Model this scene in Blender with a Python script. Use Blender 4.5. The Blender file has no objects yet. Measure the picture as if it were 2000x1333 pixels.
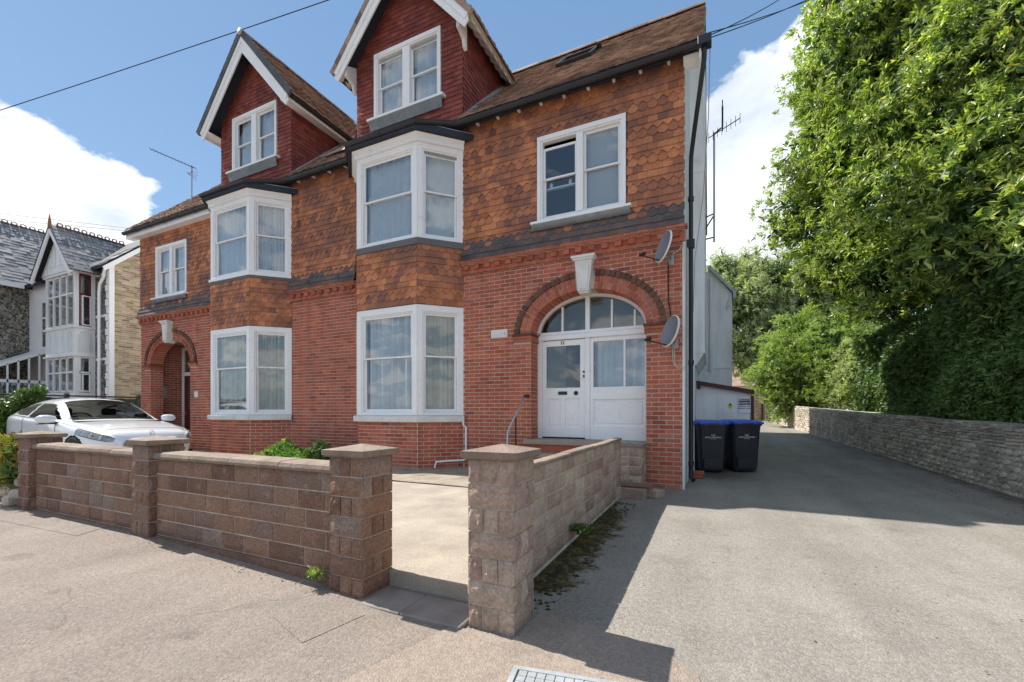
import bpy, math, random
import numpy as np
from mathutils import Matrix, Vector, noise as mnoise
from mathutils.geometry import tessellate_polygon

random.seed(7); np.random.seed(7)
R = math.radians
SC = bpy.context.scene
# ------------------------------------------------------------------ camera
YAW = R(24.9); HEYE = 1.3
cam_d = bpy.data.cameras.new('camera'); cam = bpy.data.objects.new('camera', cam_d)
SC.collection.objects.link(cam); SC.camera = cam
cam.location = (0, 0, HEYE); cam.rotation_euler = (R(90), 0, YAW)
cam_d.sensor_width = 36; cam_d.lens = 15.12; cam_d.shift_y = 0.0688
cam_d.clip_start = 0.05; cam_d.clip_end = 2000
# ------------------------------------------------------------------ light
SUN_EL = R(52.5); SUN_TRAVEL = Vector((1.0, -0.085, 0)).normalized()
sd = bpy.data.lights.new('sun', 'SUN'); sd.energy = 2.3; sd.angle = R(0.5); sd.color = (1.0, 0.95, 0.87)
so = bpy.data.objects.new('sun', sd); SC.collection.objects.link(so); so.location = (-20, 2, 25)
tr = Vector((SUN_TRAVEL.x*math.cos(SUN_EL), SUN_TRAVEL.y*math.cos(SUN_EL), -math.sin(SUN_EL)))
so.rotation_euler = tr.to_track_quat('-Z', 'Y').to_euler()
EXPOSURE = 1.72
SKY, CLOUD = 0.0440, 0.42
SC.view_settings.view_transform = 'Standard'; SC.view_settings.look = 'None'
SC.view_settings.exposure = EXPOSURE; SC.view_settings.gamma = 1; SC.view_settings.use_curve_mapping = False
SC.render.engine = 'CYCLES'; SC.cycles.use_denoising = True
SC.cycles.max_bounces = 8; SC.cycles.transparent_max_bounces = 16; SC.cycles.caustics_reflective = False
SC.cycles.caustics_refractive = False; SC.cycles.sample_clamp_indirect = 6

def pxdir(px, py):          # direction of a photograph pixel, depth 1 (only used for the world's clouds and my own sums)
    u = (px-1000)/840.0; v = (804-py)/840.0
    return Vector((-math.sin(YAW)+math.cos(YAW)*u, math.cos(YAW)+math.sin(YAW)*u, v))

class NT:
    """tiny helper to write node trees"""
    def __init__(s, tree): s.t = tree; s.n = tree.nodes; s.l = tree.links
    def node(s, typ, _props=None, **inp):
        nd = s.n.new(typ)
        for k, v in (_props or {}).items(): setattr(nd, k, v)
        for k, v in inp.items():
            key = int(k[1:]) if k[0] == 'i' and k[1:].isdigit() else k.replace('_', ' ')
            s.set(nd.inputs[key], v)
        return nd
    def set(s, sock, v):
        if isinstance(v, bpy.types.NodeSocket): s.l.new(v, sock)
        elif isinstance(v, bpy.types.Node): s.l.new(v.outputs[0], sock)
        else:
            if sock.type == 'RGBA' and len(v) == 3: v = (*v, 1)
            sock.default_value = v
    def math(s, op, a, b=0.0, c=None, clamp=False):
        nd = s.node('ShaderNodeMath', {'operation': op, 'use_clamp': clamp}); s.set(nd.inputs[0], a); s.set(nd.inputs[1], b)
        if c is not None: s.set(nd.inputs[2], c)
        return nd.outputs[0]
    def vmath(s, op, a, b=(0, 0, 0)):
        nd = s.node('ShaderNodeVectorMath', {'operation': op}); s.set(nd.inputs[0], a); s.set(nd.inputs[1], b)
        return nd
    def mix(s, f, a, b, mode='MIX'):
        nd = s.node('ShaderNodeMix', {'data_type': 'RGBA', 'blend_type': mode}); s.set(nd.inputs[0], f); s.set(nd.inputs[6], a); s.set(nd.inputs[7], b)
        return nd.outputs[2]
    def ramp(s, f, stops, interp='LINEAR'):
        nd = s.node('ShaderNodeValToRGB'); s.set(nd.inputs[0], f); cr = nd.color_ramp; cr.interpolation = interp
        while len(cr.elements) < len(stops): cr.elements.new(0.5)
        for e, (p, c) in zip(cr.elements, stops): e.position = p; e.color = (*c, 1) if len(c) == 3 else c
        return nd.outputs[0]
    def mapr(s, v, a, b, c=0.0, d=1.0):
        nd = s.node('ShaderNodeMapRange'); s.set(nd.inputs[0], v)
        for i, x in enumerate((a, b, c, d)): nd.inputs[i+1].default_value = x
        return nd.outputs[0]
    def noise(s, vec, scale, detail=3, rough=0.55, out=0):
        nd = s.node('ShaderNodeTexNoise', Scale=scale, Detail=detail, Roughness=rough); s.set(nd.inputs['Vector'], vec)
        return nd.outputs[out]

# ------------------------------------------------------------------ world: sky with cumulus
W = bpy.data.worlds.new('World'); SC.world = W; W.use_nodes = True
n = NT(W.node_tree); n.n.clear()
sky = n.node('ShaderNodeTexSky', {'sky_type': 'NISHITA', 'sun_disc': False})
sky.sun_elevation = SUN_EL; sky.sun_rotation = math.atan2(-SUN_TRAVEL.x, -SUN_TRAVEL.y)
sky.air_density = 1.0; sky.dust_density = 0.3; sky.ozone_density = 3.0
gen = n.node('ShaderNodeTexCoord').outputs['Generated']
nrm = n.vmath('NORMALIZE', gen).outputs[0]
sep = n.node('ShaderNodeSeparateXYZ'); n.set(sep.inputs[0], nrm)
up = n.math('MAXIMUM', sep.outputs[2], 0.03)
# project onto a cloud layer so clouds flatten towards the horizon
lay = n.node('ShaderNodeCombineXYZ'); k = n.math('DIVIDE', 1.0, n.math('ADD', up, 0.35))
n.set(lay.inputs[0], n.math('MULTIPLY', sep.outputs[0], k)); n.set(lay.inputs[1], n.math('MULTIPLY', sep.outputs[1], k)); n.set(lay.inputs[2], n.math('MULTIPLY', sep.outputs[2], 1.6))
wob = n.noise(lay.outputs[0], 2.2, 2, 0.5, out=1)
lv = n.vmath('ADD', lay.outputs[0], n.vmath('MULTIPLY', wob, (0.18, 0.18, 0.18)).outputs[0]).outputs[0]
big = n.noise(lv, 1.5, 3, 0.5)
fine = n.noise(lv, 5.0, 10, 0.60)
fld = n.math('ADD', n.math('MULTIPLY', big, 0.40), n.math('MULTIPLY', fine, 0.85)); fld = n.math('SUBTRACT', fld, .06)
def blob(px, py, amp, deg, flat=1.0):
    c = pxdir(px, py).normalized()
    d = n.vmath('SUBTRACT', nrm, tuple(c)).outputs[0]
    d = n.vmath('MULTIPLY', d, (1, 1, flat)).outputs[0]
    ln = n.vmath('LENGTH', d).outputs['Value']
    return n.math('MULTIPLY', n.mapr(ln, 0.0, 2*math.sin(R(deg)/2), 1.0, 0.0), amp)
bias = None
for b in ((20, 560, 0.40, 25, 1.0), (270, 540, .33, 18, 1.0), (-500, 500, .4, 30, 1), (1470, 400, 0.36, 18, 1.0), (1640, 300, .30, 16, 1), (1450, 640, .34, 17, 1), (352, 190, .17, 3.2, 1.6),
          (760, 500, -0.32, 30, 1), (800, 50, -0.39, 36, 1), (330, 20, -.39, 26, 1), (0, 20, -.34, 22, 1), (1350, -40, -.29, 17, 1), (620, 330, -.27, 18, 1)):
    x = blob(*b); bias = x if bias is None else n.math('ADD', bias, x)
fld = n.math('ADD', fld, bias)
mask = n.mapr(fld, 0.56, 0.63)
mask = n.math('MULTIPLY', mask, n.mapr(sep.outputs[2], -0.02, 0.03))
inner = n.noise(n.vmath('ADD', lv, (0.03, 0.02, 0.12)).outputs[0], 2.6, 6, 0.55)
ccol = n.ramp(n.mapr(inner, 0.34, 0.62), [(0, (0.58, 0.64, 0.72)), (0.5, (0.80, 0.84, 0.88)), (1, (1, 1, 1))])
grad = n.ramp(n.mapr(sep.outputs[2], -0.05, 0.9), [(0, (.36, .50, .66)), (.3, (.235, .385, .585)), (.65, (.165, .30, .50)), (1, (.14, .26, .46))])
skyc = n.mix(0.72, n.vmath('MULTIPLY', sky.outputs[0], (.10, .10, .10)).outputs[0], grad)
bg1 = n.node('ShaderNodeBackground', Color=n.vmath('MULTIPLY', skyc, (10, 10, 10)).outputs[0], Strength=SKY)
bg2 = n.node('ShaderNodeBackground', Color=ccol, Strength=CLOUD)
mx = n.node('ShaderNodeMixShader'); n.set(mx.inputs[0], n.math('MULTIPLY', mask, 0.96)); n.l.new(bg1.outputs[0], mx.inputs[1]); n.l.new(bg2.outputs[0], mx.inputs[2])
out = n.node('ShaderNodeOutputWorld'); n.l.new(mx.outputs[0], out.inputs[0])

# ------------------------------------------------------------------ materials
MATS = {}
def base_mat(name):
    m = bpy.data.materials.new(name); m.use_nodes = True; MATS[name] = m
    t = NT(m.node_tree); p = t.n['Principled BSDF']
    pos = t.node('ShaderNodeNewGeometry').outputs['Position']
    return m, t, p, pos
def rnd_of(t):
    r = t.node('ShaderNodeObjectInfo').outputs['Random']; a = t.node('ShaderNodeAttribute', {'attribute_name': 'rnd'}).outputs['Fac']
    return t.math('FRACT', t.math('ADD', r, a))
def mat(name, col, rough=0.8, cols=None, var=0.0, vs=1.5, bump=0.0, bs=60, bd=0.004, spec=0.3, metal=0.0, stain=None, grain=0.0, gs=120, coat=0.0, streak=0.0):
    """col base; cols = ramp over the per-piece random; var = strength of large blotches; grain = fine speckle; stain = (colour, scale, lo, hi)"""
    m, t, p, pos = base_mat(name)
    c = t.ramp(rnd_of(t), cols) if cols else None
    if c is None:
        rg = t.node('ShaderNodeRGB'); rg.outputs[0].default_value = (*col, 1); c = rg.outputs[0]
    if var:
        f = t.mapr(t.noise(pos, vs, 4), 0.3, 0.7, 1-var, 1+var); c = t.mix(1.0, c, t.node('ShaderNodeCombineXYZ', X=f, Y=f, Z=f).outputs[0], 'MULTIPLY')
    if streak:
        sv = t.vmath('MULTIPLY', pos, (5, 5, .55)).outputs[0]
        f = t.mapr(t.noise(sv, 1.0, 4, .6), .48, .72, 1.0, 1-streak); c = t.mix(1.0, c, t.node('ShaderNodeCombineXYZ', X=f, Y=f, Z=f).outputs[0], 'MULTIPLY')
    if grain:
        f = t.mapr(t.noise(pos, gs, 2, 0.7), 0.3, 0.7, 1-grain, 1+grain); c = t.mix(1.0, c, t.node('ShaderNodeCombineXYZ', X=f, Y=f, Z=f).outputs[0], 'MULTIPLY')
    if stain:
        sc, ss, lo, hi = stain
        c = t.mix(t.mapr(t.noise(pos, ss, 5, 0.6), lo, hi, 0, 1), c, sc)
    t.set(p.inputs['Base Color'], c); p.inputs['Roughness'].default_value = rough
    p.inputs['Specular IOR Level'].default_value = spec; p.inputs['Metallic'].default_value = metal; p.inputs['Coat Weight'].default_value = coat
    if bump:
        b = t.node('ShaderNodeBump', Strength=bump, Distance=bd); t.set(b.inputs['Height'], t.noise(pos, bs, 4, 0.65)); t.l.new(b.outputs[0], p.inputs['Normal'])
    return m
mat('brick', 0, 0.85, cols=[(0, (.33, .088, .055)), (.2, (.43, .125, .075)), (.45, (.50, .155, .092)), (.7, (.40, .11, .068)), (.9, (.46, .18, .115)), (1, (.25, .082, .062))], var=.16, vs=.9, grain=.22, gs=55, bump=.5, bs=90, bd=.003, stain=((.28, .17, .13), 1.6, .60, .80), streak=.28)
mat('dark_brick', 0, 0.8, cols=[(0, (.08, .045, .035)), (.5, (.13, .065, .045)), (1, (.19, .085, .055))], grain=.2, bump=.5, bs=90, bd=.003)
mat('mortar', (.62, .49, .40), 0.95, var=.15, grain=.15, bump=.3, bs=150, bd=.002)
mat('wall_tile', 0, 0.8, cols=[(0, (.24, .11, .078)), (.12, (.34, .14, .082)), (.35, (.43, .17, .085)), (.6, (.50, .20, .098)), (.82, (.57, .24, .11)), (.93, (.45, .17, .088)), (1, (.20, .10, .08))], var=.22, vs=1.9, grain=.2, gs=40, bump=.5, bs=70, bd=.004, stain=((.20, .10, .08), 1.15, .47, .66), streak=.22)
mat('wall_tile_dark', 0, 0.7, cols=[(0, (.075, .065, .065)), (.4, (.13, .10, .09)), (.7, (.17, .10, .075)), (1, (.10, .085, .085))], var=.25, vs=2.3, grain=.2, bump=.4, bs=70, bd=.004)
mat('red_wall_tile', 0, 0.75, streak=.2, cols=[(0, (.17, .042, .036)), (.5, (.24, .058, .044)), (.85, (.29, .078, .055)), (1, (.21, .085, .065))], var=.2, vs=2, grain=.12, bump=.3, bs=60, bd=.003)
mat('roof_tile', 0, 0.85, cols=[(0, (.18, .115, .092)), (.35, (.30, .20, .155)), (.7, (.41, .29, .225)), (1, (.25, .185, .155))], var=.3, vs=1.4, grain=.3, gs=50, bump=.5, bs=60, bd=.004, stain=((.34, .25, .17), 3.0, .62, .8))
mat('slate', 0, 0.6, cols=[(0, (.14, .145, .155)), (.5, (.20, .205, .215)), (1, (.27, .265, .26))], var=.12, grain=.04, bump=.3, bs=60, bd=.003, stain=((.3, .28, .25), 2.5, .6, .85))
mat('dark_tile', 0, 0.6, cols=[(0, (.05, .052, .055)), (1, (.11, .115, .12))], grain=.15)
mat('white_paint', (.86, .86, .86), 0.38, var=.04, grain=.03, gs=30, bump=.08, bs=40, bd=.002, spec=.45, stain=((.50, .47, .42), 8.0, .60, .95))
mat('stone_white', (.70, .69, .66), 0.7, var=.10, vs=4, grain=.05, bump=.2, stain=((.45, .43, .38), 5, .6, .9))
mat('render_white', (.84, .85, .85), 0.8, var=.07, vs=1.2, grain=.04, bump=.25, bs=120, bd=.002, stain=((.50, .51, .50), 1.7, .6, .9), streak=.18)
mat('render_grey', (.74, .77, .77), 0.85, streak=.2, var=.08, grain=.05, bump=.25, bs=120, bd=.002)
mat('lead', (.42, .46, .48), 0.55, var=.15, vs=6, grain=.08, metal=.2, bump=.2, bs=20, bd=.004)
mat('dark_sill', (.13, .13, .14), 0.6, var=.1, grain=.08)
mat('black_plastic', (.018, .019, .022), 0.38, spec=.5, var=.2, grain=.1)
mat('grey_plastic', (.42, .41, .38), 0.5)
mat('soffit_dark', (.03, .035, .05), 0.7)
mat('oak_red', (.10, .02, .018), 0.5, var=.2)
mat('brass', (.55, .47, .30), 0.35, metal=.8)
mat('dark_metal', (.03, .03, .03), 0.45, metal=.4)
mat('steel', (.42, .42, .42), 0.38, metal=.85, grain=.1)
mat('galvanised', (.30, .31, .32), 0.5, metal=.6, grain=.15)
mat('copper_dark', (.06, .05, .045), 0.6, metal=.5)
mat('interior', (.16, .14, .10), 0.9)
mat('interior_wood', (.05, .028, .015), 0.6)
mat('block_brown', 0, 0.9, cols=[(0, (.18, .102, .075)), (.3, (.25, .145, .10)), (.6, (.295, .178, .118)), (.85, (.225, .145, .112)), (1, (.28, .215, .17))], var=.14, vs=3, grain=.3, gs=55, bump=1.0, bs=48, bd=.012, stain=((.36, .33, .28), 9, .60, .85))
mat('block_pink', 0, 0.9, cols=[(0, (.28, .20, .155)), (.3, (.38, .275, .215)), (.6, (.42, .33, .26)), (.85, (.32, .20, .165)), (1, (.46, .38, .29))], var=.2, vs=6, grain=.25, gs=45, bump=.9, bs=36, bd=.012, stain=((.32, .31, .20), 5, .58, .82))
mat('block_mortar', (.54, .48, .41), 0.95, var=.25, vs=4, grain=.2, bump=.5, bs=80, bd=.004)
mat('coping', 0, 0.9, cols=[(0, (.22, .165, .13)), (.5, (.275, .21, .165)), (1, (.25, .20, .16))], var=.22, vs=5, grain=.22, gs=60, bump=.9, bs=40, bd=.008, stain=((.25, .20, .16), 7, .55, .8))
mat('path_concrete', (.35, .305, .25), 0.9, var=.22, vs=1.8, grain=.28, gs=90, bump=.8, bs=110, bd=.004, stain=((.34, .28, .22), 2.2, .56, .8))
mat('forecourt', (.34, .30, .26), 0.9, var=.2, vs=1.2, grain=.2, bump=.6, bs=90, bd=.004)
mat('soil', (.25, .205, .155), 0.95, var=.3, vs=3, grain=.4, gs=60, bump=1, bs=60, bd=.02)
mat('gravel', (.34, .29, .23), 0.95, var=.25, vs=3, grain=.35, gs=70, bump=1, bs=60, bd=.012, stain=((.20, .16, .12), 3.5, .5, .7))
mat('slab_stone', (.25, .22, .20), 0.85, var=.2, vs=5, grain=.15, bump=.7, bs=25, bd=.01)
mat('step_stone', (.33, .27, .22), 0.8, var=.15, vs=4, grain=.15, bump=.4, bs=40, bd=.004)
mat('rubble', 0, 0.9, cols=[(0, (.30, .26, .21)), (.4, (.48, .41, .32)), (.75, (.60, .52, .42)), (.95, (.42, .35, .28)), (1, (.32, .16, .10))], var=.2, vs=1.5, grain=.25, gs=40, bump=.9, bs=40, bd=.012)
mat('rubble_mortar', (.40, .365, .31), 0.95, var=.25, grain=.25, bump=.8, bs=45, bd=.01)
mat('yellow_brick', 0, 0.85, cols=[(0, (.24, .18, .12)), (.3, (.40, .31, .20)), (.7, (.50, .41, .28)), (1, (.19, .14, .10))], var=.2, vs=1.2, grain=.25, bump=.4, bs=80, bd=.003)
mat('timber_fence', 0, 0.85, cols=[(0, (.085, .075, .06)), (.5, (.13, .115, .09)), (1, (.17, .15, .12))], var=.3, grain=.3, bump=.4, bs=30, bd=.004)
mat('timber_pale', 0, 0.8, cols=[(0, (.36, .23, .17)), (1, (.48, .32, .25))], grain=.2)
mat('fascia_brown', (.085, .032, .025), 0.5, var=.2)
mat('bark', (.10, .07, .045), 0.95, var=.3, vs=8, grain=.3, bump=1, bs=20, bd=.02)
mat('lid_blue', (.02, .085, .55), 0.35, spec=.5, var=.1, vs=10)
mat('bin_black', (.016, .019, .028), 0.42, spec=.45, var=.3, vs=4, grain=.15, gs=20)
mat('print_white', (.75, .75, .75), 0.5)
mat('print_black', (.012, .016, .035), 0.5)
mat('print_yellow', (.55, .60, .04), 0.5)
mat('car_paint', (.74, .76, .79), 0.22, spec=.5, coat=1.0, var=.02)
mat('headlamp', (.20, .22, .21), 0.15, metal=.35, coat=1.0, var=.55, vs=16)
mat('car_dark', (.012, .012, .013), 0.5)
mat('rubber', (.02, .02, .02), 0.8)
mat('car_seat', (.05, .05, .055), 0.9)
mat('cream_cloth', (.62, .58, .48), 0.9)
mat('red_glass_frame', (.16, .01, .02), 0.4)
mat('dish_grey', (.21, .225, .26), 0.5, grain=.25, gs=160, metal=.1)
mat('cover_metal', (.40, .42, .43), 0.45, metal=.25, var=.15, vs=8, grain=.15, bump=.2)
mat('cover_dark', (.05, .05, .05), 0.8)
mat('moss_clump', (.05, .045, .012), 0.95, grain=.4, gs=60)
mat('terracotta', (.42, .15, .06), 0.85, var=.2, grain=.2)
mat('blind', (.80, .84, .88), 0.7)

def glass_mat(name, tint, refl=1.0, rough=0.0, opac=0.12):
    m, t, p, pos = base_mat(name)
    fr = t.node('ShaderNodeFresnel', IOR=1.55).outputs[0]
    geo = t.node('ShaderNodeNewGeometry')
    f = t.math('ADD', t.math('MULTIPLY', fr, 1.5*refl), 0.055*refl, clamp=True)
    f = t.math('MULTIPLY', f, t.math('SUBTRACT', 1.0, geo.outputs['Backfacing']))
    b = t.node('ShaderNodeBump', Strength=.12, Distance=.02); t.set(b.inputs['Height'], t.noise(pos, 2.2, 1, 0.4))
    gl = t.node('ShaderNodeBsdfGlossy', Roughness=rough, Color=(1, 1, 1)); t.l.new(b.outputs[0], gl.inputs['Normal'])
    tp = t.node('ShaderNodeBsdfTransparent', Color=tint)
    mx = t.node('ShaderNodeMixShader'); t.set(mx.inputs[0], f); t.l.new(tp.outputs[0], mx.inputs[1]); t.l.new(gl.outputs[0], mx.inputs[2])
    t.l.new(mx.outputs[0], t.n['Material Output'].inputs[0])
    return m
glass_mat('window_glass', (.86, .90, .92))
glass_mat('car_glass', (.55, .62, .62), 1.9)
glass_mat('lamp_glass', (.9, .9, .86), .8)
def cloth_mat(name, col, col2):
    m, t, p, pos = base_mat(name)
    c = t.mix(t.mapr(t.noise(pos, 5, 3), .35, .65), col, col2); t.set(p.inputs['Base Color'], c); p.inputs['Roughness'].default_value = .95
    p.inputs['Specular IOR Level'].default_value = 0
    tl = t.node('ShaderNodeBsdfTranslucent'); t.set(tl.inputs[0], c)
    mx = t.node('ShaderNodeMixShader'); mx.inputs[0].default_value = .25; t.l.new(p.outputs[0], mx.inputs[1]); t.l.new(tl.outputs[0], mx.inputs[2])
    t.l.new(mx.outputs[0], t.n['Material Output'].inputs[0])
cloth_mat('net_curtain', (.92, .93, .94), (.84, .85, .86))
cloth_mat('olive_curtain', (.66, .62, .46), (.50, .47, .34))
cloth_mat('grey_curtain', (.82, .78, .64), (.60, .57, .45))

def leaf_mat(name, stops, trans=.35, gloss=.45):
    m, t, p, pos = base_mat(name)
    c = t.ramp(rnd_of(t), stops); f = t.mapr(t.noise(pos, 1.1, 3), .3, .7, .62, 1.32)
    c = t.mix(1.0, c, t.node('ShaderNodeCombineXYZ', X=f, Y=f, Z=f).outputs[0], 'MULTIPLY')
    t.set(p.inputs['Base Color'], c); p.inputs['Roughness'].default_value = gloss; p.inputs['Specular IOR Level'].default_value = .35
    tl = t.node('ShaderNodeBsdfTranslucent'); t.set(tl.inputs[0], t.mix(1.0, c, (1.35, 1.5, .6), 'MULTIPLY'))
    mx = t.node('ShaderNodeMixShader'); mx.inputs[0].default_value = trans; t.l.new(p.outputs[0], mx.inputs[1]); t.l.new(tl.outputs[0], mx.inputs[2])
    t.l.new(mx.outputs[0], t.n['Material Output'].inputs[0])
leaf_mat('laurel_leaf', [(0, (.13, .20, .05)), (.35, (.25, .335, .08)), (.75, (.40, .48, .13)), (.95, (.58, .62, .24)), (1, (.60, .48, .12))], .40, .32)
leaf_mat('laurel_leaf_shaded', [(0, (.04, .08, .03)), (.6, (.08, .14, .045)), (1, (.12, .19, .06))], .3)  # darker laurel copy: shade inside the crowns is put into the leaf colour
leaf_mat('hedge_leaf', [(0, (.06, .115, .035)), (.6, (.12, .205, .055)), (.95, (.19, .28, .08)), (1, (.22, .29, .09))], .25, .35)
leaf_mat('lime_leaf', [(0, (.19, .27, .08)), (.5, (.31, .40, .13)), (1, (.44, .50, .20))], .4, .6)
leaf_mat('willow_leaf', [(0, (.30, .35, .20)), (.5, (.44, .49, .29)), (1, (.56, .60, .40))], .35, .6)
leaf_mat('pale_leaf', [(0, (.34, .40, .18)), (1, (.55, .58, .34))], .35, .6)
leaf_mat('weed_leaf', [(0, (.07, .16, .03)), (.6, (.13, .27, .04)), (1, (.28, .38, .08))], .35, .6)
leaf_mat('dry_leaf', [(0, (.25, .16, .05)), (.5, (.34, .27, .08)), (1, (.20, .26, .06))], .3, .7)
leaf_mat('litter_leaf', [(0, (.13, .07, .03)), (.5, (.24, .15, .07)), (1, (.32, .26, .14))], .1, .8)

def asphalt(name, lo, hi, chip, moss=False, cracks=False, s=1.0):
    m, t, p, pos = base_mat(name)
    big = t.noise(pos, .8, 5, .6); c = t.mix(t.mapr(big, .3, .7), lo, hi)
    v = t.node('ShaderNodeTexVoronoi', Scale=95*s); t.set(v.inputs['Vector'], pos)
    cell = t.node('ShaderNodeSeparateXYZ'); t.set(cell.inputs[0], v.outputs['Color'])
    c = t.mix(t.mapr(cell.outputs[0], 0, 1, .0, .28), c, t.mix(t.mapr(cell.outputs[1], .3, .7), (.06, .055, .05), chip))
    g = t.mapr(t.noise(pos, 38, 4, .7), .3, .7, .84, 1.16); c = t.mix(1.0, c, t.node('ShaderNodeCombineXYZ', X=g, Y=g, Z=g).outputs[0], 'MULTIPLY')
    c = t.mix(t.mapr(t.noise(pos, 1.7, 6, .65), .56, .74, 0, .55), c, (.17, .155, .14))
    trk = t.noise(t.vmath('MULTIPLY', pos, (1.5, .22, 1)).outputs[0], 1.0, 4, .6); tf = t.mapr(trk, .35, .65, .88, 1.10)
    c = t.mix(1.0, c, t.node('ShaderNodeCombineXYZ', X=tf, Y=tf, Z=tf).outputs[0], 'MULTIPLY')
    spot = t.math('MULTIPLY', t.mapr(t.noise(pos, 3.1, 2, .4), .68, .74), .25); c = t.mix(spot, c, (.07, .06, .055))
    xyz = t.node('ShaderNodeSeparateXYZ'); t.set(xyz.inputs[0], pos)
    if cracks:
        cv = t.node('ShaderNodeTexVoronoi', {'feature': 'DISTANCE_TO_EDGE'}, Scale=.42)
        t.set(cv.inputs['Vector'], t.vmath('ADD', pos, t.vmath('MULTIPLY', t.noise(pos, 3, 3, .5, out=1), (.25, .25, 0)).outputs[0]).outputs[0])
        c = t.mix(t.math('MULTIPLY', t.mapr(cv.outputs[0], 0, .006, .4, 0), t.mapr(t.noise(pos, .9, 2), .45, .55)), c, (.09, .075, .06))
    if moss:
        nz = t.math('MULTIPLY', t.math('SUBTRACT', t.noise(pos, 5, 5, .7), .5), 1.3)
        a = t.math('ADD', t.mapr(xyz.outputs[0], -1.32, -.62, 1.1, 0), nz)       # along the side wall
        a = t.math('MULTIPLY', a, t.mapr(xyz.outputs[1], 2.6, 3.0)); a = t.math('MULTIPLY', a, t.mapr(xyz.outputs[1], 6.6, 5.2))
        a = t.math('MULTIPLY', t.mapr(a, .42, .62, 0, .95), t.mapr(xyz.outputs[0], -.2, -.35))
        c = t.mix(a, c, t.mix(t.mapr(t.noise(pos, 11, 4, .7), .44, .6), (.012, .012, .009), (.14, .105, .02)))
        b2 = t.math('ADD', t.mapr(xyz.outputs[1], 8.2, 9.6, 0, 1), nz); b2 = t.math('MULTIPLY', t.mapr(b2, .5, .9, 0, .75), t.mapr(xyz.outputs[0], 1.1, .2))
        b2 = t.math('MULTIPLY', b2, t.mapr(xyz.outputs[1], 12, 10)); b2 = t.math('MULTIPLY', b2, t.mapr(xyz.outputs[0], -.6, -.4))
        c = t.mix(b2, c, (.05, .042, .02))
        b3 = t.math('ADD', t.mapr(xyz.outputs[0], 3.5, 4.1), nz); b3 = t.math('MULTIPLY', t.mapr(b3, .5, 1.0, 0, .8), t.mapr(xyz.outputs[1], 6.5, 8))
        c = t.mix(b3, c, (.08, .065, .045))
    t.set(p.inputs['Base Color'], c); p.inputs['Roughness'].default_value = .92; p.inputs['Specular IOR Level'].default_value = .25
    b = t.node('ShaderNodeBump', Strength=.7, Distance=.0045)
    t.set(b.inputs['Height'], t.math('ADD', t.math('MULTIPLY', v.outputs[0], -1.2), t.noise(pos, 120, 3, .7))); t.l.new(b.outputs[0], p.inputs['Normal'])
asphalt('pavement', (.218, .180, .153), (.285, .238, .204), (.40, .34, .29), cracks=True)
asphalt('pavement_patch', (.215, .178, .152), (.28, .235, .20), (.38, .33, .28))
asphalt('driveway', (.22, .20, .175), (.30, .275, .24), (.40, .37, .32), moss=True, s=.85)
asphalt('crossover', (.275, .222, .18), (.335, .272, .225), (.40, .34, .28), s=1.2)
asphalt('road', (.14, .135, .13), (.18, .175, .165), (.3, .3, .3))

def flint_mat():
    m, t, p, pos = base_mat('flint')
    wp = t.vmath('ADD', pos, t.vmath('MULTIPLY', t.noise(pos, 5, 2, .5, out=1), (.08, .08, .08)).outputs[0]).outputs[0]
    v = t.node('ShaderNodeTexVoronoi', {'feature': 'DISTANCE_TO_EDGE'}, Scale=10.5); t.set(v.inputs['Vector'], wp)
    v2 = t.node('ShaderNodeTexVoronoi', Scale=10.5); t.set(v2.inputs['Vector'], wp)
    cs = t.node('ShaderNodeSeparateXYZ'); t.set(cs.inputs[0], v2.outputs['Color'])
    st = t.ramp(cs.outputs[0], [(0, (.035, .032, .03)), (.5, (.09, .08, .07)), (.8, (.22, .19, .15)), (1, (.42, .38, .32))])
    c = t.mix(t.mapr(v.outputs[0], .04, .09), (.42, .38, .30), st); t.set(p.inputs['Base Color'], c); p.inputs['Roughness'].default_value = .55
    b = t.node('ShaderNodeBump', Strength=1, Distance=.03); t.set(b.inputs['Height'], t.mapr(v.outputs[0], 0, .16)); t.l.new(b.outputs[0], p.inputs['Normal'])
flint_mat()

# ------------------------------------------------------------------ object bookkeeping
COL = SC.collection
WM = {}
def reg(o, parent, Mw):
    o.parent = parent
    o.matrix_basis = (WM[parent.name].inverted() @ Mw) if parent else Mw
    WM[o.name] = Mw; COL.objects.link(o); return o
def tag(o, label=None, cat=None, group=None, kind=None):
    if label: o['label'] = label
    if cat: o['category'] = cat
    if group: o['group'] = group
    if kind: o['kind'] = kind
    return o
def empty(name, loc, label=None, cat=None, group=None, parent=None, kind=None):
    o = bpy.data.objects.new(name, None); o.empty_display_size = .2
    reg(o, parent, Matrix.Translation(Vector(loc))); return tag(o, label, cat, group, kind)
def copy_tree(o, parent=None, Mw=None):
    c = o.copy(); COL.objects.link(c)
    if parent is not None: c.parent = parent
    if Mw is not None: c.matrix_basis = Mw; WM[c.name] = Mw
    for ch in list(o.children): copy_tree(ch, c)
    return c

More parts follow.
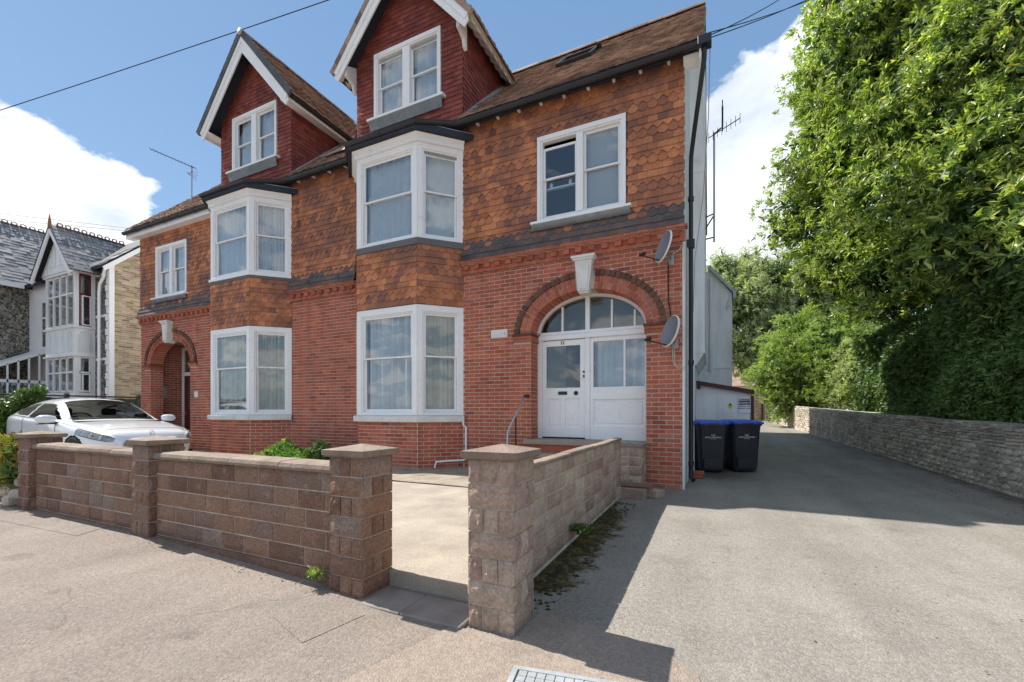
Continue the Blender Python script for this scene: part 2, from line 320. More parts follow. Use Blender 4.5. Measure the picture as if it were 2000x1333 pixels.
class G:
    """collects polygons, builds ONE mesh object"""
    def __init__(s, M=None): s.v = []; s.f = []; s.m = []; s.r = []; s.sm = []; s.M = M or Matrix(); s.rn = 0.0; s.smooth = False
    def add(s, vs, fs, mi=0, M=None):
        b = len(s.v); T = s.M @ M if M is not None else s.M
        s.v += [T @ Vector(p) for p in vs]
        for f in fs: s.f.append([i+b for i in f]); s.m.append(mi); s.r.append(s.rn); s.sm.append(s.smooth)
        return s
    def box(s, x0, x1, y0, y1, z0, z1, mi=0, M=None):
        return s.add([(x0, y0, z0), (x1, y0, z0), (x1, y1, z0), (x0, y1, z0), (x0, y0, z1), (x1, y0, z1), (x1, y1, z1), (x0, y1, z1)],
                     [(0, 3, 2, 1), (4, 5, 6, 7), (0, 1, 5, 4), (1, 2, 6, 5), (2, 3, 7, 6), (3, 0, 4, 7)], mi, M)
    def bbox(s, x0, x1, y0, y1, z0, z1, c=.004, mi=0, M=None):
        """box with chamfered edges"""
        xs = (x0, x1); ys = (y0, y1); zs = (z0, z1); vs = []; idx = {}
        for i in (0, 1):
            for j in (0, 1):
                for k in (0, 1):
                    X = xs[i]; Y = ys[j]; Z = zs[k]; a = c if i == 0 else -c; b = c if j == 0 else -c; d = c if k == 0 else -c
                    idx[i, j, k, 'x'] = len(vs); vs.append((X, Y+b, Z+d)); idx[i, j, k, 'y'] = len(vs); vs.append((X+a, Y, Z+d)); idx[i, j, k, 'z'] = len(vs); vs.append((X+a, Y+b, Z))
        fs = []
        for a, ax in ((0, 'x'), (1, 'y'), (2, 'z')):
            for e in (0, 1):
                q = []
                for (p, r) in ((0, 0), (1, 0), (1, 1), (0, 1)):
                    k3 = [p, r]; k3.insert(a, e); q.append(idx[(*k3, ax)])
                if (e == 0) != (a == 1): q = q[::-1]
                fs.append(q)
        for i in (0, 1):
            for j in (0, 1):
                fs.append([idx[i, j, 0, 'x'], idx[i, j, 0, 'y'], idx[i, j, 1, 'y'], idx[i, j, 1, 'x']])
                fs.append([idx[i, 0, j, 'x'], idx[i, 0, j, 'z'], idx[i, 1, j, 'z'], idx[i, 1, j, 'x']])
                fs.append([idx[0, i, j, 'y'], idx[0, i, j, 'z'], idx[1, i, j, 'z'], idx[1, i, j, 'y']])
                for k in (0, 1): fs.append([idx[i, j, k, 'x'], idx[i, j, k, 'y'], idx[i, j, k, 'z']])
        return s.add(vs, fs, mi, M)
    def prism(s, poly, a0, a1, axis='z', mi=0, M=None):
        """poly in the plane perpendicular to axis; axis z:(x,y)  y:(x,z)  x:(y,z)"""
        def P(p, a): return (p[0], p[1], a) if axis == 'z' else ((p[0], a, p[1]) if axis == 'y' else (a, p[0], p[1]))
        k = len(poly); vs = [P(p, a0) for p in poly]+[P(p, a1) for p in poly]
        return s.add(vs, [list(range(k))[::-1], [i+k for i in range(k)]]+[(i, (i+1) % k, (i+1) % k+k, i+k) for i in range(k)], mi, M)
    def tube(s, pts, r, seg=8, mi=0, cap=True, M=None):
        pts = [Vector(p) for p in pts]; vs = []; fs = []; k = len(pts); prev = None
        for i, p in enumerate(pts):
            d = (pts[min(i+1, k-1)]-pts[max(i-1, 0)]).normalized()
            a = Vector((0, 0, 1)) if abs(d.z) < .9 else Vector((1, 0, 0))
            if prev is not None: a = prev
            x = (a - d*a.dot(d)).normalized(); y = d.cross(x); prev = x
            rr = r[i] if isinstance(r, (list, tuple)) else r
            for j in range(seg):
                t = 2*math.pi*j/seg; vs.append(p+x*math.cos(t)*rr+y*math.sin(t)*rr)
        for i in range(k-1):
            for j in range(seg): fs.append((i*seg+j, i*seg+(j+1) % seg, (i+1)*seg+(j+1) % seg, (i+1)*seg+j))
        o = s.smooth; s.smooth = True; s.add(vs, fs, mi, M); s.smooth = o
        if cap: s.add(vs[:seg], [list(range(seg))[::-1]], mi, M); s.add(vs[-seg:], [list(range(seg))], mi, M)
        return s
    def holes(s, outer, holes, y, mi=0, M=None, flip=False):
        """flat wall in the local x,z plane at depth y with holes"""
        loops = [[Vector((p[0], p[1], 0)) for p in outer]]+[[Vector((p[0], p[1], 0)) for p in h] for h in holes]
        tris = tessellate_polygon(loops); vs = [(q.x, y, q.y) for l in loops for q in l]
        fs = []
        for t in tris:
            a, b, c = [Vector(vs[i]) for i in t]; nn = (b-a).cross(c-a)
            if nn.length < 1e-9: continue
            fs.append(t if (nn.y < 0) != flip else t[::-1])
        return s.add(vs, fs, mi, M)
    def band(s, loop, y0, y1, mi=0, M=None, closed=True):
        """reveal around a hole"""
        k = len(loop); vs = [(p[0], y0, p[1]) for p in loop]+[(p[0], y1, p[1]) for p in loop]
        return s.add(vs, [(i, (i+1) % k, (i+1) % k+k, i+k) for i in range(k if closed else k-1)], mi, M)
    def build(s, name, mats, parent=None, origin=None):
        if isinstance(mats, str): mats = [mats]
        if origin is None:
            a = np.array([tuple(p) for p in s.v]); lo = a.min(0); hi = a.max(0); origin = Vector(((lo[0]+hi[0])/2, (lo[1]+hi[1])/2, lo[2]))
        origin = Vector(origin)
        me = bpy.data.meshes.new(name); me.from_pydata([p-origin for p in s.v], [], s.f)
        for m_ in mats: me.materials.append(MATS[m_])
        me.polygons.foreach_set('material_index', s.m); me.polygons.foreach_set('use_smooth', s.sm)
        if any(s.r): at = me.attributes.new('rnd', 'FLOAT', 'FACE'); at.data.foreach_set('value', s.r)
        me.update(); o = bpy.data.objects.new(name, me); reg(o, parent, Matrix.Translation(origin)); return o

def fastmesh(name, V, F, mats, parent=None, rnd=None, matidx=None, smooth=False, origin=(0, 0, 0)):
    """V (n,3), F (m,k) numpy"""
    V = V - np.array(origin)
    me = bpy.data.meshes.new(name); nf, kk = F.shape
    me.vertices.add(len(V)); me.vertices.foreach_set('co', V.astype(np.float32).ravel())
    me.loops.add(nf*kk); me.loops.foreach_set('vertex_index', F.astype(np.int32).ravel())
    me.polygons.add(nf); me.polygons.foreach_set('loop_start', np.arange(nf, dtype=np.int32)*kk)
    me.polygons.foreach_set('use_smooth', np.full(nf, smooth))
    for m_ in mats: me.materials.append(MATS[m_])
    if matidx is not None: me.polygons.foreach_set('material_index', matidx.astype(np.int32))
    me.update(calc_edges=True)
    if rnd is not None: me.attributes.new('rnd', 'FLOAT', 'FACE').data.foreach_set('value', rnd.astype(np.float32))
    o = bpy.data.objects.new(name, me); return reg(o, parent, Matrix.Translation(Vector(origin)))

# pieces: the 300 that show largest are objects of their own, the rest one joined mesh per parent
class Tpl:
    def __init__(s, verts, faces, mt, name):
        s.v = np.array([tuple(p) for p in verts], dtype=float); s.f = [list(f) for f in faces]; s.mt = mt; s.name = name; s.me = None
    def mesh(s):
        if s.me is None:
            s.me = bpy.data.meshes.new(s.name); s.me.from_pydata([tuple(p) for p in s.v], [], s.f); s.me.materials.append(MATS[s.mt]); s.me.update()
        return s.me
class Kind:
    def __init__(s, name, stuff, limit=300): s.name = name; s.stuff = stuff; s.limit = limit; s.it = []
    def add(s, parent, tpl, M): s.it.append((parent, tpl, M))
    def finish(s, seen=None):
        n_ = len(s.it)
        if not n_: return
        A = np.array([np.array(M) for _, _, M in s.it])
        C = np.array([t.v.mean(0) for _, t, _ in s.it])
        P = np.einsum('nij,nj->ni', A[:, :3, :3], C)+A[:, :3, 3]
        d = -math.sin(YAW)*P[:, 0]+math.cos(YAW)*P[:, 1]; l = math.cos(YAW)*P[:, 0]+math.sin(YAW)*P[:, 1]
        d = np.maximum(d, .01); px = 1000+840*l/d; py = 804-840*(P[:, 2]-HEYE)/d
        inn = (px > 5) & (px < 1995) & (py > 5) & (py < 1328)
        if seen is not None: inn &= np.array([seen(a, b, p) for a, b, p in zip(px, py, P)])
        sz = np.sqrt(np.linalg.norm(A[:, :3, 0], axis=1))
        score = np.where(inn, sz/d, -1/d)
        order = np.argsort(-score); pick = set(order[:s.limit].tolist())
        rest = {}
        for i, (par, t, M) in enumerate(s.it):
            if i in pick:
                o = bpy.data.objects.new(s.name, t.mesh()); reg(o, par, M)
            else: rest.setdefault(par.name, (par, []))[1].append((t, A[i]))
        for par, lst in rest.values():
            vs = []; fs = []; mi = []; rn = []; mats = []; b = 0
            for t, a in lst:
                if t.mt not in mats: mats.append(t.mt)
                vs.append(t.v @ a[:3, :3].T + a[:3, 3]); r = random.random(); k = mats.index(t.mt)
                for f in t.f: fs.append([q+b for q in f]); mi.append(k); rn.append(r)
                b += len(t.v)
            V = np.concatenate(vs); og = np.array(WM[par.name].translation)
            me = bpy.data.meshes.new(s.stuff); me.from_pydata((V-og).tolist(), [], fs)
            for m_ in mats: me.materials.append(MATS[m_])
            me.polygons.foreach_set('material_index', mi); me.attributes.new('rnd', 'FLOAT', 'FACE').data.foreach_set('value', rn); me.update()
            o = bpy.data.objects.new(s.stuff, me); reg(o, par, Matrix.Translation(Vector(og))); o['kind'] = 'stuff'

def boxtpl(mt, name, jit=0.0):
    """x 0..1, y -1 (front) .. 0, z 0..1, no back"""
    j = lambda: random.uniform(-jit, jit)
    v = [(0, -1+j(), 0), (1, -1+j(), 0), (1, -1+j(), 1), (0, -1+j(), 1), (0, 0, 0), (1, 0, 0), (1, 0, 1), (0, 0, 1)]
    return Tpl(v, [(0, 1, 2, 3), (0, 4, 5, 1), (1, 5, 6, 2), (2, 6, 7, 3), (3, 7, 4, 0)], mt, name)
def SM(x, y, z): return Matrix.Diagonal((x, y, z, 1))
def T3(x, y, z): return Matrix.Translation((x, y, z))
def face_M(p0, p1):
    a = math.atan2(p1[1]-p0[1], p1[0]-p0[0]); return T3(p0[0], p0[1], 0) @ Matrix.Rotation(a, 4, 'Z')

def intervals(u0, u1, cuts):
    iv = [(u0, u1)]
    for a, b in cuts:
        nw = []
        for s_, e in iv:
            if b <= s_ or a >= e: nw.append((s_, e)); continue
            if a > s_: nw.append((s_, a))
            if b < e: nw.append((b, e))
        iv = nw
    return iv
BK = Kind('brick', 'brickwork'); brick_t = [boxtpl('brick', 'brick', .25) for _ in range(4)]; ybrick_t = [boxtpl('yellow_brick', 'brick', .2) for _ in range(3)]
YB = Kind('brick', 'brickwork')
CH = .0768; BL = .2325; JT = .0125
def bricks(kind, tpls, parent, M, u0, u1, v0, v1, cut=lambda z: [], phase=0.0, proud=.0045, bl=BL):
    r0 = int(math.floor(v0/CH)); r1 = int(math.ceil(v1/CH))
    for r in range(r0, r1):
        z0 = max(r*CH, v0)+JT/2; z1 = min((r+1)*CH, v1)-JT/2
        if z1-z0 < .02: continue
        for a, b in intervals(u0, u1, cut((z0+z1)/2)):
            off = (phase+(r % 2)*bl/2); k0 = int(math.floor((a-off)/bl)); k1 = int(math.ceil((b-off)/bl))
            for k in range(k0, k1):
                x0 = max(off+k*bl, a)+JT/2; x1 = min(off+(k+1)*bl, b)-JT/2
                if x1-x0 < .02: continue
                pr = proud+random.uniform(-.0015, .002)
                kind.add(parent, random.choice(tpls), M @ T3(x0, .004, z0) @ SM(x1-x0, pr+.004, z1-z0))

def tile_tpl(shape, mt, name):
    """hanging tile, x 0..1 (width), z 0 bottom .. 1 (= 1.5 gauge), y: front -1 at the bottom, 0 at the top"""
    if shape == 'plain': o = [(0, 0), (1, 0)]
    elif shape == 'fish': o = [(0, .36), (.08, .20), (.25, .06), (.5, 0), (.75, .06), (.92, .20), (1, .36)]
    else: o = [(0, .42), (.10, .40), (.22, .28), (.36, .06), (.5, 0), (.64, .06), (.78, .28), (.90, .40), (1, .42)]
    if shape == 'fish' or shape == 'point': o = [(x, z*.80) for x, z in o]
    k = len(o); yy = lambda z: -1+z*.8
    v = [(x, yy(z), z) for x, z in o]+[(1, yy(1), 1), (0, yy(1), 1)]+[(x, yy(z)+.45, z) for x, z in o]
    f = [list(range(k+2))]+[(i, i+k+2, i+k+3, i+1) for i in range(k-1)]
    f += [(0, k+1, k+2), (k-1, 2*k+1, k)]
    return Tpl(v, f, mt, name)
HT = Kind('hanging_tile', 'tile_hanging')
TT = {(s_, m_): tile_tpl(s_, m_, 'hanging_tile') for s_ in ('plain', 'fish', 'point') for m_ in ('wall_tile', 'wall_tile_dark', 'red_wall_tile')}
GA = .1155; TW = .166
def hang_tiles(parent, M, u0, u1, v0, v1, cut=lambda z: [], pattern=True, mt='wall_tile', dark_below=None, bell=None, clipu=None, proud=.030, start=0, tw=TW, ga=GA):
    nr = int(round((v1-v0)/ga)); g = (v1-v0)/nr
    for r in range(nr):
        z0 = v0+r*g; shape = 'plain'
        if pattern: shape = ('plain', 'plain', 'fish', 'point')[(r+start) % 4]
        a0, a1 = (u0, u1) if clipu is None else clipu(z0+g/2)
        if a1-a0 < .05: continue
        for a, b in intervals(a0, a1, cut(z0+g*.6)):
            off = (r % 2)*tw/2; k0 = int(math.floor((a-off)/tw)); k1 = int(math.ceil((b-off)/tw))
            for k in range(k0, k1):
                x0 = max(off+k*tw, a)+.0012; x1 = min(off+(k+1)*tw, b)-.0012
                if x1-x0 < .02: continue
                m_ = mt; dz = random.uniform(-.004, .004)
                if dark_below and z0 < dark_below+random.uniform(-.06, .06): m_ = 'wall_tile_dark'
                out = 0 if bell is None else bell(z0)
                lean = 0 if bell is None else math.atan2(bell(z0)-bell(z0+g), g)
                HT.add(parent, TT[shape, m_], M @ T3(x0, -out, z0+dz) @ Matrix.Rotation(-lean+random.uniform(-.02, .02), 4, 'X') @ Matrix.Rotation(random.uniform(-.006, .006), 4, 'Y') @ SM(x1-x0, proud+random.uniform(0, .005), g*1.5))
RT = Kind('roof_tile', 'tiling')
def roof_tpl(mt, name):
    # x 0..1, y 0..1 up the slope, z thickness; tail end raised, slight camber
    v = [(0, 0, .75), (.5, -.03, 1.0), (1, 0, .75), (0, 1, .1), (.5, 1, .35), (1, 1, .1), (0, 0, .1), (.5, 0, .2), (1, 0, .1)]
    return Tpl(v, [(0, 1, 4, 3), (1, 2, 5, 4), (0, 6, 7, 1), (1, 7, 8, 2), (0, 3, 6), (2, 8, 5)], mt, name)
rt_t = roof_tpl('roof_tile', 'roof_tile'); sl_t = Tpl([(0, 0, 1), (1, 0, 1), (1, 1, .2), (0, 1, .2), (0, 0, .2), (1, 0, .2)], [(0, 1, 2, 3), (0, 4, 5, 1), (0, 3, 4), (1, 5, 2)], 'slate', 'roof_slate')
def roof_tiles(kind, tpl, parent, M, u0, u1, L, tw=.166, ga=.1, skip=None, clip=None, th=.042):
    """M: local x along eave, y up the slope, z out of the roof"""
    nr = int(L/ga); g = L/nr
    for r in range(nr):
        y0 = r*g; a0, a1 = (u0, u1) if clip is None else clip(y0+g/2)
        if a1-a0 < .04: continue
        off = (r % 2)*tw/2; k0 = int(math.floor((a0-off)/tw)); k1 = int(math.ceil((a1-off)/tw))
        sag = random.uniform(-.003, .003)
        for k in range(k0, k1):
            x0 = max(off+k*tw, a0)+.001; x1 = min(off+(k+1)*tw, a1)-.001
            if x1-x0 < .03 or (skip and skip((x0+x1)/2, y0+g/2)): continue
            kind.add(parent, tpl, M @ T3(x0, y0+random.uniform(-.003, .003), .002) @ Matrix.Rotation(random.uniform(-.04, .04), 4, 'Y') @ SM(x1-x0, g*1.25, th+sag+random.uniform(-.008, .010)))
def slope_M(origin, xdir, updir):
    x = Vector(xdir).normalized(); y = Vector(updir).normalized(); z = x.cross(y)
    m = Matrix.Identity(4)
    for i in range(3): m[i][0] = x[i]; m[i][1] = y[i]; m[i][2] = z[i]; m[i][3] = origin[i]
    return m
# ================================================================== ground
def sstep(a, b, x): t = max(0, min(1, (x-a)/(b-a))); return t*t*(3-2*t)
def gz(x, y):
    z = max(0, min(.11, (-x-1.6)*.033))
    if y > 9: z += .028*(y-9) if y < 45 else .028*36
    return z
def sheet(name, x0, x1, y0, y1, st, dz, mt, poly=None, kind='structure', bumpy=0.0, flat=None):
    nx = max(2, int((x1-x0)/st)+1); ny = max(2, int((y1-y0)/st)+1)
    X = np.linspace(x0, x1, nx); Y = np.linspace(y0, y1, ny)
    V = np.array([(x, y, (gz(x, y) if flat is None else flat)+dz+(bumpy*(mnoise.noise((x*1.3, y*1.3, 0))) if bumpy else 0)) for y in Y for x in X])
    F = np.array([(j*nx+i, j*nx+i+1, (j+1)*nx+i+1, (j+1)*nx+i) for j in range(ny-1) for i in range(nx-1)])
    o = fastmesh(name, V, F, [mt], None, smooth=True, origin=((x0+x1)/2, (y0+y1)/2, 0)); tag(o, kind=kind); return o
g = G(); g.add([(-400, -300, -.05), (400, -300, -.05), (400, 8.9, -.05), (-400, 8.9, -.05), (400, 45, .96), (-400, 45, .96), (400, 600, .96), (-400, 600, .96)], [(0, 1, 2, 3), (3, 2, 4, 5), (5, 4, 6, 7)])
tag(g.build('ground', 'soil', origin=(0, 0, -.05)), kind='structure')
tag(sheet('pavement', -32, -.95, -1.6, 2.52, .2, 0.0, 'pavement'), kind='structure')
sheet('driveway', -1.3, 4.35, 2.0, 34, .3, .004, 'driveway', bumpy=.004)
sheet('driveway', -.95, 14, -1.6, 9.3, .5, 0.0, 'driveway')
g = G()
zz = lambda x, y: (x, y, gz(x, y)+.010)
g.add([zz(*p) for p in [(-1.42, 2.20), (-1.95, .2), (-1.6, -1.55), (.7, -1.55), (.30, .6), (.02, 1.9), (-.06, 2.30), (-.24, 2.46), (-.62, 2.56), (-1.0, 2.60), (-1.02, 2.2)]], [tuple(range(11))])
tag(g.build('pavement_crossover', 'crossover'), kind='structure')
def gp_(px, py): d = 840*HEYE/(py-804); l = d*(px-1000)/840; return (-math.sin(YAW)*d+math.cos(YAW)*l, math.cos(YAW)*d+math.sin(YAW)*l)
for pts in ([(636, 1168), (532, 1214), (590, 1262), (712, 1206)], [(20, 1000), (240, 1040), (150, 1070), (-60, 1024)]):
    g = G(); q = [gp_(*p) for p in pts]; g.add([(x, y, gz(x, y)+.003) for x, y in q], [tuple(range(4))[::-1]]); tag(g.build('pavement_patch', 'pavement_patch'), kind='structure')
# carriageway behind the camera with its kerb
g = G(); g.add([(-60, -9, -.12), (60, -9, -.12), (60, -1.72, -.12), (-60, -1.72, -.12)], [(0, 1, 2, 3)]); tag(g.build('road', 'road'), kind='structure')
g = G(); g.box(-40, 30, -1.72, -1.6, -.13, .002); tag(g.build('kerb', 'step_stone'), kind='structure')
g = G(); g.box(-60, 60, -12, -9, -.13, 0.0); tag(g.build('far_pavement', 'pavement'), kind='structure')
# forecourt inside the garden wall
sheet('forecourt', -17.2, -6.5, 2.42, 7.7, .4, .035, 'forecourt', bumpy=.006)
g = G(); g.prism([(-6.6, 5.75), (-6.6, 2.5), (-1.35, 2.5), (-1.35, 6.75), (-2.9, 6.75), (-2.9, 5.75)][::1], -.02, .125)
tag(g.build('garden_path', 'path_concrete'), kind='structure')
sheet('flower_bed', -6.8, -2.95, 5.72, 7.66, .07, 0, 'gravel', bumpy=.012, flat=.145)
sheet('flower_bed', -9.9, -6.6, 5.9, 7.7, .12, .075, 'soil', bumpy=.03)
# flagstones at the gate
t = empty('gate_threshold', (-1.75, 2.36, 0), 'cracked grey stone threshold between the two gate piers', 'doorstep')
for a, b in ((-2.13, -1.80), (-1.795, -1.35)):
    g = G(); g.bbox(a, b, 2.17, 2.47, -.02, .022+random.uniform(0, .006), .006); g.build('flagstone', 'slab_stone', t)
# ================================================================== house
HY = 7.68
house = empty('brick_house', (-8.71, HY, 0), 'large red brick and tile-hung house with two gabled dormers and two canted bays', 'house')
M0 = T3(0, HY, 0)
ARCH = [(-2.09, .60), (-15.33, .35)]
AA, AB, ZS = 1.07, .73, 2.8
BAYS = [-6.135, -11.285]; BH = 1.455; BP = .665
def arch_loop(xc, zb, n_=40):
    return [(xc-AA, zb), (xc+AA, zb)]+[(xc+AA*math.cos(t), ZS+AB*math.sin(t)) for t in [math.pi*i/n_ for i in range(n_+1)]]
WINS = [(-3.02, -1.36), (-16.06, -14.40)]
g = G(M0)
bayh = [[(c-BH+.12, .4), (c+BH-.12, .4), (c+BH-.12, 4.2), (c-BH+.12, 4.2)] for c in BAYS]
g.holes([(-17, -.1), (-.42, -.1), (-.42, 4.3), (-17, 4.3)], [arch_loop(*a) for a in ARCH]+bayh, 0, 0)
for a in ARCH: g.band(arch_loop(*a), .02, .34, 0)
front = g.build('front_wall', 'mortar', house)
flat_t = [boxtpl('brick', 'brick', .02) for _ in range(2)]
g = G(M0)
bayh = [[(c-BH+.12, 4.5), (c+BH-.12, 4.5), (c+BH-.12, 6.8), (c-BH+.12, 6.8)] for c in BAYS]
g.holes([(-17, 4.3), (-.42, 4.3), (-.42, 7.3), (-17, 7.3)], bayh+[[(a, 4.9), (b, 4.9), (b, 6.52), (a, 6.52)] for a, b in WINS], 0, 0)
for a, b in WINS: g.band([(a, 4.9), (b, 4.9), (b, 6.52), (a, 6.52)], 0, .2, 0)
upper = g.build('upper_wall', 'dark_tile', house)
def brick_cut(z):
    c = [(b-BH, b+BH) for b in BAYS]
    for xc, zb in ARCH:
        h = AA if z < ZS else ((AA+.345)*math.sqrt(max(0, 1-((z-ZS)/(AB+.345))**2)))
        if z > zb and h > 0: c.append((xc-h, xc+h))
        if 2.64 < z < 2.80: c.append((xc-AA-.36, xc+AA+.36))
    return c
bricks(BK, brick_t, front, M0, -17, -.42, 0, 4.12, brick_cut)
# jamb reveals
for xc, zb in ARCH:
    bricks(BK, brick_t, front, face_M((xc-AA, HY), (xc-AA, HY+.34)), 0, .34, zb, ZS-.0, phase=.1)
    bricks(BK, brick_t, front, face_M((xc+AA, HY+.34), (xc+AA, HY)), 0, .34, zb, ZS-.0, phase=.1)
# cornice of brick: string course, dentils, moulded course
dent = Kind('dentil_brick', 'dentil_course')
for (a, b) in ((-17, -12.74), (-9.83, -7.59), (-4.68, -.42)):
    g = G(M0); g.box(a, b, -.045, .0, 4.12, 4.19); g.box(a, b, -.03, .0, 4.19, 4.295); g.box(a, b+(.02 if b > -1 else 0), -.10, .0, 4.296, 4.335); g.box(a, b+(.03 if b > -1 else 0), -.13, .0, 4.336, 4.374)
    cn = g.build('brick_cornice', 'mortar', house)
    for (z0, z1, pr, ph) in ((4.12, 4.19, .05, 0), (4.195, 4.29, .034, .1), (4.298, 4.333, .105, .05), (4.337, 4.372, .135, .17)):
        x = a-ph
        while x < b:
            x_0, x_1 = max(a, x)+.004, min(b+(.03 if b > -1 else 0), x+.226)
            if x_1-x_0 > .03: BK.add(cn, random.choice(brick_t), M0 @ T3(x_0, -pr+.03, z0) @ SM(x_1-x_0, .03+random.uniform(0, .004), z1-z0))
            x += .2325
    k = int((b-a)/.232)
    for i in range(k): dent.add(front, brick_t[i % 4], M0 @ T3(a+.06+i*(b-a)/k, -.03, 4.195) @ SM(.115, .055, .09))
dent.finish()
g = G(M0); g.box(-.42, -.36, -.14, .05, 4.338, 4.375); g.build('cornice_return', 'brick', house)
# arches
def arch_bricks(xc):
    am = Matrix.Translation((xc, HY, ZS)); wallp = front
    N = 400; P = [(AA*math.cos(math.pi*i/N), AB*math.sin(math.pi*i/N)) for i in range(N+1)]
    s = [0]
    for i in range(N): s.append(s[-1]+math.dist(P[i], P[i+1]))
    cnt = int(s[-1]/.079)
    for ring, (o0, h, y0, dep, tp, mul) in enumerate(((-.006, .112, -.012, .345, flat_t, 1), (.118, .106, -.012, .03, flat_t, 1), (.232, .103, -.04, .06, dark_t, 1))):
        for k in range(cnt):
            sm = s[-1]*(k+.5)/cnt; i = min(range(N), key=lambda j: abs(s[j]-sm)); t = math.pi*(i+.5)/N
            nx, nz = math.cos(t)/AA, math.sin(t)/AB; L = math.hypot(nx, nz); nx /= L; nz /= L
            px, pz = AA*math.cos(t)+nx*o0, AB*math.sin(t)+nz*o0
            curv = (AA*AB)/((AA*math.sin(t))**2+(AB*math.cos(t))**2)**1.5
            w0 = s[-1]/cnt*(1+curv*(o0+h*.3))-.011
            if abs(AA*math.cos(t)) < .13: continue
            ang = math.atan2(nx, nz)
            M = am @ T3(px, 0, pz) @ Matrix.Rotation(ang, 4, 'Y') @ T3(-w0/2, dep+y0, .004) @ SM(w0, dep+random.uniform(0, .003), h)
            BK.add(wallp, random.choice(tp), M)
    # keystone and imposts
    g = G(T3(xc, HY, 0))
    prof = [(-.10, 3.47), (.10, 3.47), (.16, 4.02), (-.16, 4.02)]
    g.prism(prof, -.15, .10, 'y'); g.prism([(-.18, 4.02), (.18, 4.02), (.20, 4.06), (-.20, 4.06)], -.18, 0, 'y'); g.box(-.215, .215, -.20, 0, 4.06, 4.10)
    g.prism([(-.085, 3.43), (.085, 3.43), (.1, 3.475), (-.1, 3.475)], -.12, .10, 'y'); g.prism([(-.07, 3.50), (.07, 3.50), (.11, 3.95), (-.11, 3.95)], -.165, -.15, 'y')
    g.build('keystone', 'stone_white', house)
    for sgn in (-1, 1):
        g = G(T3(xc, HY, 0)); a, b = sorted((sgn*(AA-.03), sgn*(AA+.37)))
        g.rn = .3; g.box(a, b, -.035, .33, 2.645, 2.71, 0); g.rn = .6; g.box(a, b, -.055, .33, 2.712, 2.755, 0); g.rn = .5; g.box(a-.01, b+.01, -.07, .33, 2.757, 2.80, 1)
        g.build('impost', ['brick', 'dark_brick'], house)
dark_t = [boxtpl('dark_brick', 'brick', .03) for _ in range(2)]
for xc, zb in ARCH: arch_bricks(xc)
# tile hanging
def tcut(z):
    c = [(b-BH, b+BH) for b in BAYS]
    if 4.86 < z < 6.54: c += [(a-.01, b+.01) for a, b in WINS]
    return c
bell = lambda z: .10*max(0, (4.95-z)/.57)**1.7 if z < 4.95 else 0
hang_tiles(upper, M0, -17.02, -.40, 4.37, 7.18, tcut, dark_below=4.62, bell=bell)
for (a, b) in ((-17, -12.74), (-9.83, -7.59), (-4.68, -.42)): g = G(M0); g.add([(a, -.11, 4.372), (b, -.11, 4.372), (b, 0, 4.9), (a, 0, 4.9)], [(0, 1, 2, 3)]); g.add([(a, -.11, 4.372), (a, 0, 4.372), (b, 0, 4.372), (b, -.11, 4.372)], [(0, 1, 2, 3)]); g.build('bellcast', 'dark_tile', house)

def sweep(g, path, prof, mi=0, closed=False):
    """path xy(z), profile (outward offset, z); outward = right-hand side of travel"""
    P = [Vector((p[0], p[1])) for p in path]; Z = [p[2] if len(p) > 2 else 0 for p in path]; k = len(P); rings = []
    for i in range(k):
        ds = []
        if i > 0: ds.append((P[i]-P[i-1]).normalized())
        if i < k-1: ds.append((P[i+1]-P[i]).normalized())
        ns = [Vector((d.y, -d.x)) for d in ds]; m = ns[0] if len(ns) == 1 else (ns[0]+ns[1])/(1+ns[0].dot(ns[1]))
        rings.append([(P[i].x+m.x*o, P[i].y+m.y*o, z+Z[i]) for o, z in prof])
    q = len(prof); vs = [p for r in rings for p in r]; fs = []
    for i in range(k-1):
        for j in range(q): fs.append((i*q+j, (i+1)*q+j, (i+1)*q+(j+1) % q, i*q+(j+1) % q))
    fs += [list(range(q)), [(k-1)*q+j for j in range(q)][::-1]]
    g.add(vs, fs, mi)
def rectp(o0, o1, z0, z1): return [(o0, z0), (o1, z0), (o1, z1), (o0, z1)]
def bay_path(xc): return [(xc-BH, HY), (xc-BH+BP, HY-BP), (xc+BH-BP, HY-BP), (xc+BH, HY)]

def curtain(parent, M, u0, u1, v0, v1, y, mt, folds=9, amp=.02, gap=None, style='net'):
    n_ = folds*8; vs = []; fs = []
    sd_ = random.uniform(0, 9)
    for i in range(n_+1):
        u = u0+(u1-u0)*i/n_; w = amp*(math.sin(i*2*math.pi/8+1.3*math.sin(i*.31+sd_))+.5*math.sin(i*.47+sd_))
        if gap and gap[0] < (i/n_) < gap[1]: w = .25
        vs += [(u, y+w*1.3, v0), (u+amp*.3*math.sin(i+sd_), y+w*1.5, (v0+v1)/2), (u, y+w*1.3, v1)]
    for i in range(n_):
        for j in (0, 1): fs.append((i*3+j, i*3+3+j, i*3+4+j, i*3+1+j))
    g = G(M); g.smooth = True; g.add(vs, fs); return g.build('curtain', mt, parent)
def blind(parent, M, u0, u1, v0, v1, y):
    g = G(M); z = v0
    while z < v1: g.add([(u0, y-.010, z+.019), (u1, y-.010, z+.019), (u1, y+.010, z), (u0, y+.010, z)], [(0, 1, 2, 3)]); z += .021
    return g.build('blind', 'blind', parent)
def ring(g, u0, u1, v0, v1, wl, wr, wb, wt, y0, y1, mi=0, c=.004):
    g.bbox(u0, u0+wl, y0, y1, v0, v1, c, mi); g.bbox(u1-wr, u1, y0, y1, v0, v1, c, mi)
    g.bbox(u0+wl-.001, u1-wr+.001, y0, y1-.002, v1-wt, v1, c, mi); g.bbox(u0+wl-.001, u1-wr+.001, y0, y1-.002, v0, v0+wb, c, mi)
